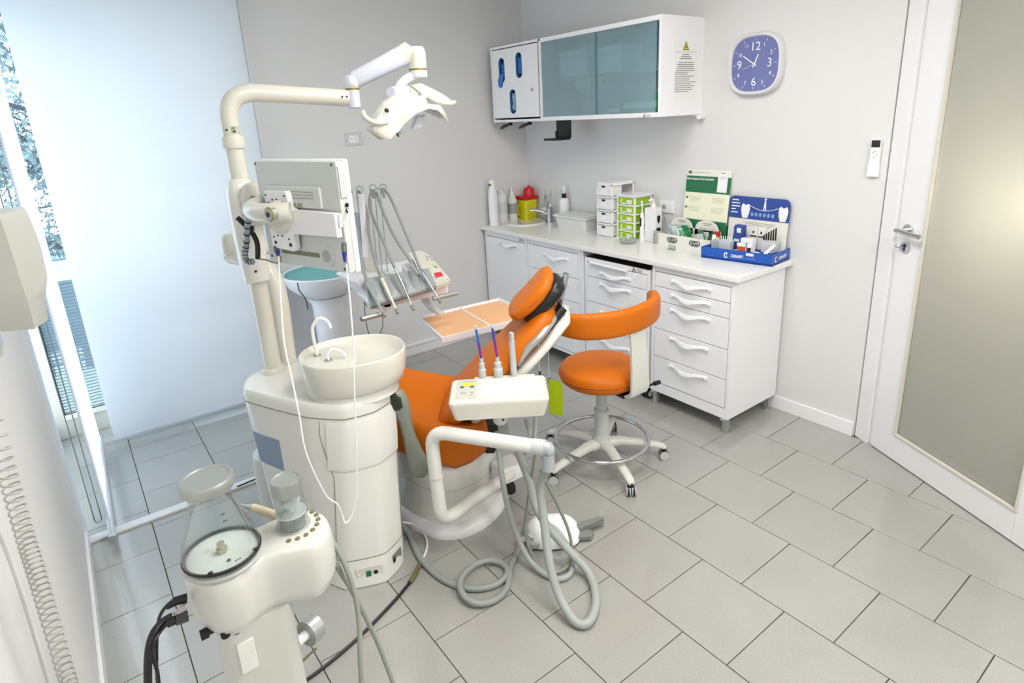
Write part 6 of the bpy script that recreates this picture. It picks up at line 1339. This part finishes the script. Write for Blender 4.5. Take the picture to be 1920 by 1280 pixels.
# small sockets round the right lobe
LBc = Vector((-2.96, -3.007, 1.037))
bm = NB(); 
for k in range(10):
    a = R2(-118+20*k); q = LBc+Vector((math.cos(a)*.0455, math.sin(a)*.0455, .0015)); tube(bm, [q, q+Vector((0, 0, .002))], .0044, 12)
ss = obj('tip_socket', bm, mat('socket_olive', (120, 116, 88), .4), pm, world=True)
ck2 = Vector((FX_, FY_, FZ))
fr = mat('flask_ring_grey', (176, 180, 176), .35)
bm = NB(); lathe(bm, [(.0, .001), (.064, .001), (.0665, .006), (.064, .010), (0, .010)], tuple(ck2), 40); obj('flask_seat', bm, fr, pm, world=True)
fkk = thing('powder_flask', 'clear conical flask with a silver lid standing on the polishing machine', 'flask', tuple(ck2+Vector((0, 0, .011))))
bm = NB(); lathe(bm, [(.0635, 0), (.064, .012), (.061, .03), (.052, .06), (.042, .09), (.035, .112), (.0335, .122), (.036, .132), (.040, .136)], seg=44)
for f_ in [f for f in bm.faces if len(f.verts) > 4]: bm.faces.remove(f_)
obj('glass_body', bm, cgl, fkk)
bm = NB(); tube(bm, [(.0625*math.cos(a), .0625*math.sin(a), .007) for a in [2*math.pi*k/48 for k in range(48)]], .0032, 8, closed=True)
for a in (R2(-118), R2(-42)): tube(bm, [(.062*math.cos(a), .062*math.sin(a), .007), (.062*math.cos(a), .062*math.sin(a), .0125)], .0045, 8)
obj('black_gasket', bm, black, fkk)
bm = NB(); lathe(bm, [(.03, .133), (.0415, .135), (.0435, .142), (.0435, .152), (.041, .156), (.037, .156), (.036, .154), (0, .154)], seg=40); obj('silver_lid', bm, mat('lid_metal', (172, 176, 172), .42, .7), fkk)
bm = NB(); lathe(bm, [(0, .002), (.058, .002), (.058, .004), (0, .004)], seg=40); obj('white_disc', bm, mat('disc_white', (222, 224, 220), .3), fkk)
bm = NB(); tube(bm, [(0, 0, .003), (0, 0, .014)], .0095, 6); tube(bm, [(0, 0, .014), (0, 0, .024)], .0065, 12); obj('nozzle', bm, mat('champagne_metal', (190, 184, 160), .3, .5), fkk)
bm = NB(); tube(bm, [(.004, -.032, .003), (.004, -.032, .006)], .0035, 10); obj('screw', bm, dgrey, fkk)
bm = NB()
for z_, r_ in ((.10, .0398), (.088, .0434), (.02, .0632)):
    for da in (0, .06, .12): 
        a = R2(-80)+da; q = Vector((r_*math.cos(a), r_*math.sin(a), z_)); box(bm, q.x-.0012, q.x+.0012, q.y-.0008, q.y, z_-.001, z_+.001)
obj('scale_mark', bm, dgrey, fkk)
cn = thing('powder_container', 'clear cylinder container with a tall silver cap on the polishing machine', 'container', tuple(LBc+Vector((0, 0, .001))))
bm = NB(); lathe(bm, [(.031, 0), (.032, .003), (.0285, .008), (.0275, .03), (.0268, .075)], seg=36)
for f_ in [f for f in bm.faces if len(f.verts) > 4]: bm.faces.remove(f_)
obj('glass_body', bm, cgl, cn)
bm = NB(); lathe(bm, [(0, .002), (.024, .002), (.0235, .03), (.024, .031), (0, .033)], seg=24); obj('inner_base', bm, glassmat('cup_smoke', (178, 184, 186), .35, .15, .1), cn)
bm = NB(); lathe(bm, [(0, .003), (.014, .004), (.016, .02), (.012, .03), (0, .032)], (.002, -.003, 0), 9); obj('powder_lump', bm, mat('powder_grey', (158, 164, 166), .7, noise=.5, nscale=90), cn)
bm = NB(); tube(bm, [(0, 0, .03), (0, 0, .078)], .007, 12); lathe(bm, [(.0, .052), (.018, .05), (.02, .056), (.008, .062), (0, .062)], seg=20); obj('inner_tube', bm, mat('pale_inner', (222, 226, 228), .3), cn)
bm = NB(); lathe(bm, [(.0272, .072), (.0285, .074), (.0288, .10), (.0275, .1035), (.0245, .1035), (.0235, .1015), (0, .1015)], seg=12); obj('silver_cap', bm, MT['lid_metal'], cn)
bm = NB(); lathe(bm, [(.0277, .03), (.028, .0315), (.0277, .033)], seg=36); obj('ring', bm, gplas, cn)
hpz = thing('polishing_handpiece', 'beige handpiece with a fine grey tip resting behind the clear container', 'handpiece', (-2.982, -2.965, 1.045))
bm = NB(); tube(bm, [(-2.957, -2.955, 1.022), (-2.98, -2.955, 1.041), (-3.012, -2.955, 1.073), (-3.019, -2.955, 1.079)], [.0095, .0095, .008, .006], 14); obj('body', bm, mat('beige_handpiece', (204, 192, 164), .35), hpz, world=True)
bm = NB(); tube(bm, [(-3.017, -2.955, 1.077), (-3.028, -2.955, 1.085), (-3.039, -2.955, 1.095)], [.0062, .003, .0014], 12); obj('tip', bm, mgrey, hpz, world=True)
# its plugs and cables
pz = thing('black_cables', 'black cables plugged into the left side of the polishing machine', 'cables', (-3.176, -3.03, 0.9823))
bm = NB(); tube(bm, cr([(-3.158, -3.03, 1.002), (-3.176, -3.03, 1.007), (-3.193, -3.03, 0.9986), (-3.204, -3.04, 0.9854), (-3.213, -3.05, 0.9546), (-3.222, -3.06, 0.9132), (-3.227, -3.06, 0.8709)], 6), .0028, 8); obj('thin_cable', bm, black, pz, world=True)
bm = NB(); tube(bm, [(-3.156, -3.03, 1.002), (-3.172, -3.03, 1.006), (-3.187, -3.03, 1.002)], [.0085, .0075, .0045], 12); obj('plug', bm, black, pz, world=True)
bm = NB(); tube(bm, cr([(-3.177, -3.05, 0.9955), (-3.197, -3.05, 0.9929), (-3.214, -3.06, 0.9853), (-3.227, -3.07, 0.9582), (-3.24, -3.08, 0.8989)], 6), .0062, 10); obj('thick_cable', bm, black, pz, world=True)
bm = NB(); tube(bm, [(-3.16, -3.05, 0.9964), (-3.174, -3.05, 0.9957)], .0095, 6); tube(bm, [(-3.174, -3.05, 0.9957), (-3.182, -3.05, 0.9962)], .006, 6); obj('metal_connector', bm, mat('nickel', (190, 192, 190), .25, .9), pz, world=True)
bm = NB(); tube(bm, cr([(-3.191, -3.06, 0.9941), (-3.204, -3.06, 0.9843), (-3.215, -3.07, 0.9773), (-3.221, -3.07, 0.9544), (-3.221, -3.07, 0.9187), (-3.226, -3.07, 0.8788)], 6), .003, 8); obj('thin_cable', bm, black, pz, world=True)
bm = NB(); tube(bm, [(-3.161, -3.06, 0.9897), (-3.179, -3.06, 0.9923)], .0105, 4); tube(bm, [(-3.179, -3.06, 0.9923), (-3.192, -3.06, 0.9926)], .006, 10); obj('plug', bm, black, pz, world=True)
for i, P_ in enumerate(([(-2.901, -3, 0.9851), (-2.892, -3.02, 0.961), (-2.885, -3.04, 0.9252), (-2.881, -3.06, 0.872), (-2.887, -3.08, 0.8117), (-2.901, -3.1, 0.7566), (-2.915, -3.12, 0.676)], [(-2.906, -3.01, 0.9789), (-2.898, -3.03, 0.9262), (-2.872, -3.02, 0.8383), (-2.85, -3.02, 0.7485), (-2.834, -3.03, 0.6662), (-2.819, -3.05, 0.5521)])):
    hz_('machine_hose', ('grey hose from the polishing machine dropping straight down at the bottom edge', 'grey hose from the polishing machine swinging right at the bottom edge')[i], P_, .0052, mat('hose_olive', (142, 147, 138), .5))
# ================================================================ at the left wall
cs_ = thing('wall_dispenser', 'off white faceted dispenser casing on the left wall near the camera', 'dispenser', (-3.41, -2.36, 1.5))
bm = NB(); rings = []
for z_, lx, rx, sx in ((1.372, -3.345, -3.288, -3.264), (1.378, -3.348, -3.287, -3.263), (1.41, -3.365, -3.286, -3.262), (1.435, -3.395, -3.286, -3.254), (1.47, -3.405, -3.287, -3.243), (1.53, -3.409, -3.288, -3.241), (1.59, -3.409, -3.290, -3.246), (1.615, -3.409, -3.291, -3.250), (1.622, -3.409, -3.295, -3.255)):
    rings.append([(lx, -2.40, z_), (rx, -2.43, z_), (sx, -2.37, z_), (sx-.002, -2.27, z_), (lx, -2.25, z_)])
loft(bm, rings); bmesh.ops.bevel(bm, geom=[e for e in bm.edges if e.calc_face_angle(0) > .35], offset=.003, segments=2, affect='EDGES'); obj('casing', bm, mat('casing_beige', (186, 187, 180), .35), cs_, world=True, ang=30)
bm = NB(); box(bm, -3.41, -3.36, -2.35, -2.27, 1.30, 1.38, r=.008); obj('wall_bracket', bm, ivory, cs_, world=True)
cc_ = thing('coiled_cord', 'grey coiled cord hanging down along the left wall', 'cord', (-3.344, -2.9, 1.301))
axp = cr([(-3.345, -2.86, 1.369), (-3.344, -2.88, 1.292), (-3.345, -2.89, 1.218), (-3.346, -2.9, 1.143), (-3.347, -2.9, 1.075), (-3.349, -2.9, 0.982), (-3.352, -2.9, 0.8611), (-3.354, -2.9, 0.7816)], 30)
n = len(axp); pts_ = []
turns = 46
for i in range(n*4):
    u = i/(n*4-1); k = min(int(u*(n-1)), n-2); p = axp[k].lerp(axp[k+1], u*(n-1)-k)
    a = 2*math.pi*turns*(u**1.35)
    pts_.append(p+Vector((math.cos(a)*.0125, math.sin(a)*.0125, 0)))
bm = NB(); tube(bm, pts_, .0017, 5); obj('coil', bm, mat('coil_grey', (176, 174, 168), .5), cc_, world=True, ang=90)
tag(obj('wall_cable', one(tube, cr([(-3.405, -2.714, 1.102), (-3.405, -2.688, 1.003), (-3.405, -2.694, 0.8734), (-3.405, -2.726, 0.6975)], 5), .003, 6), wall), 'thin cable painted white running down the left wall', 'cable')
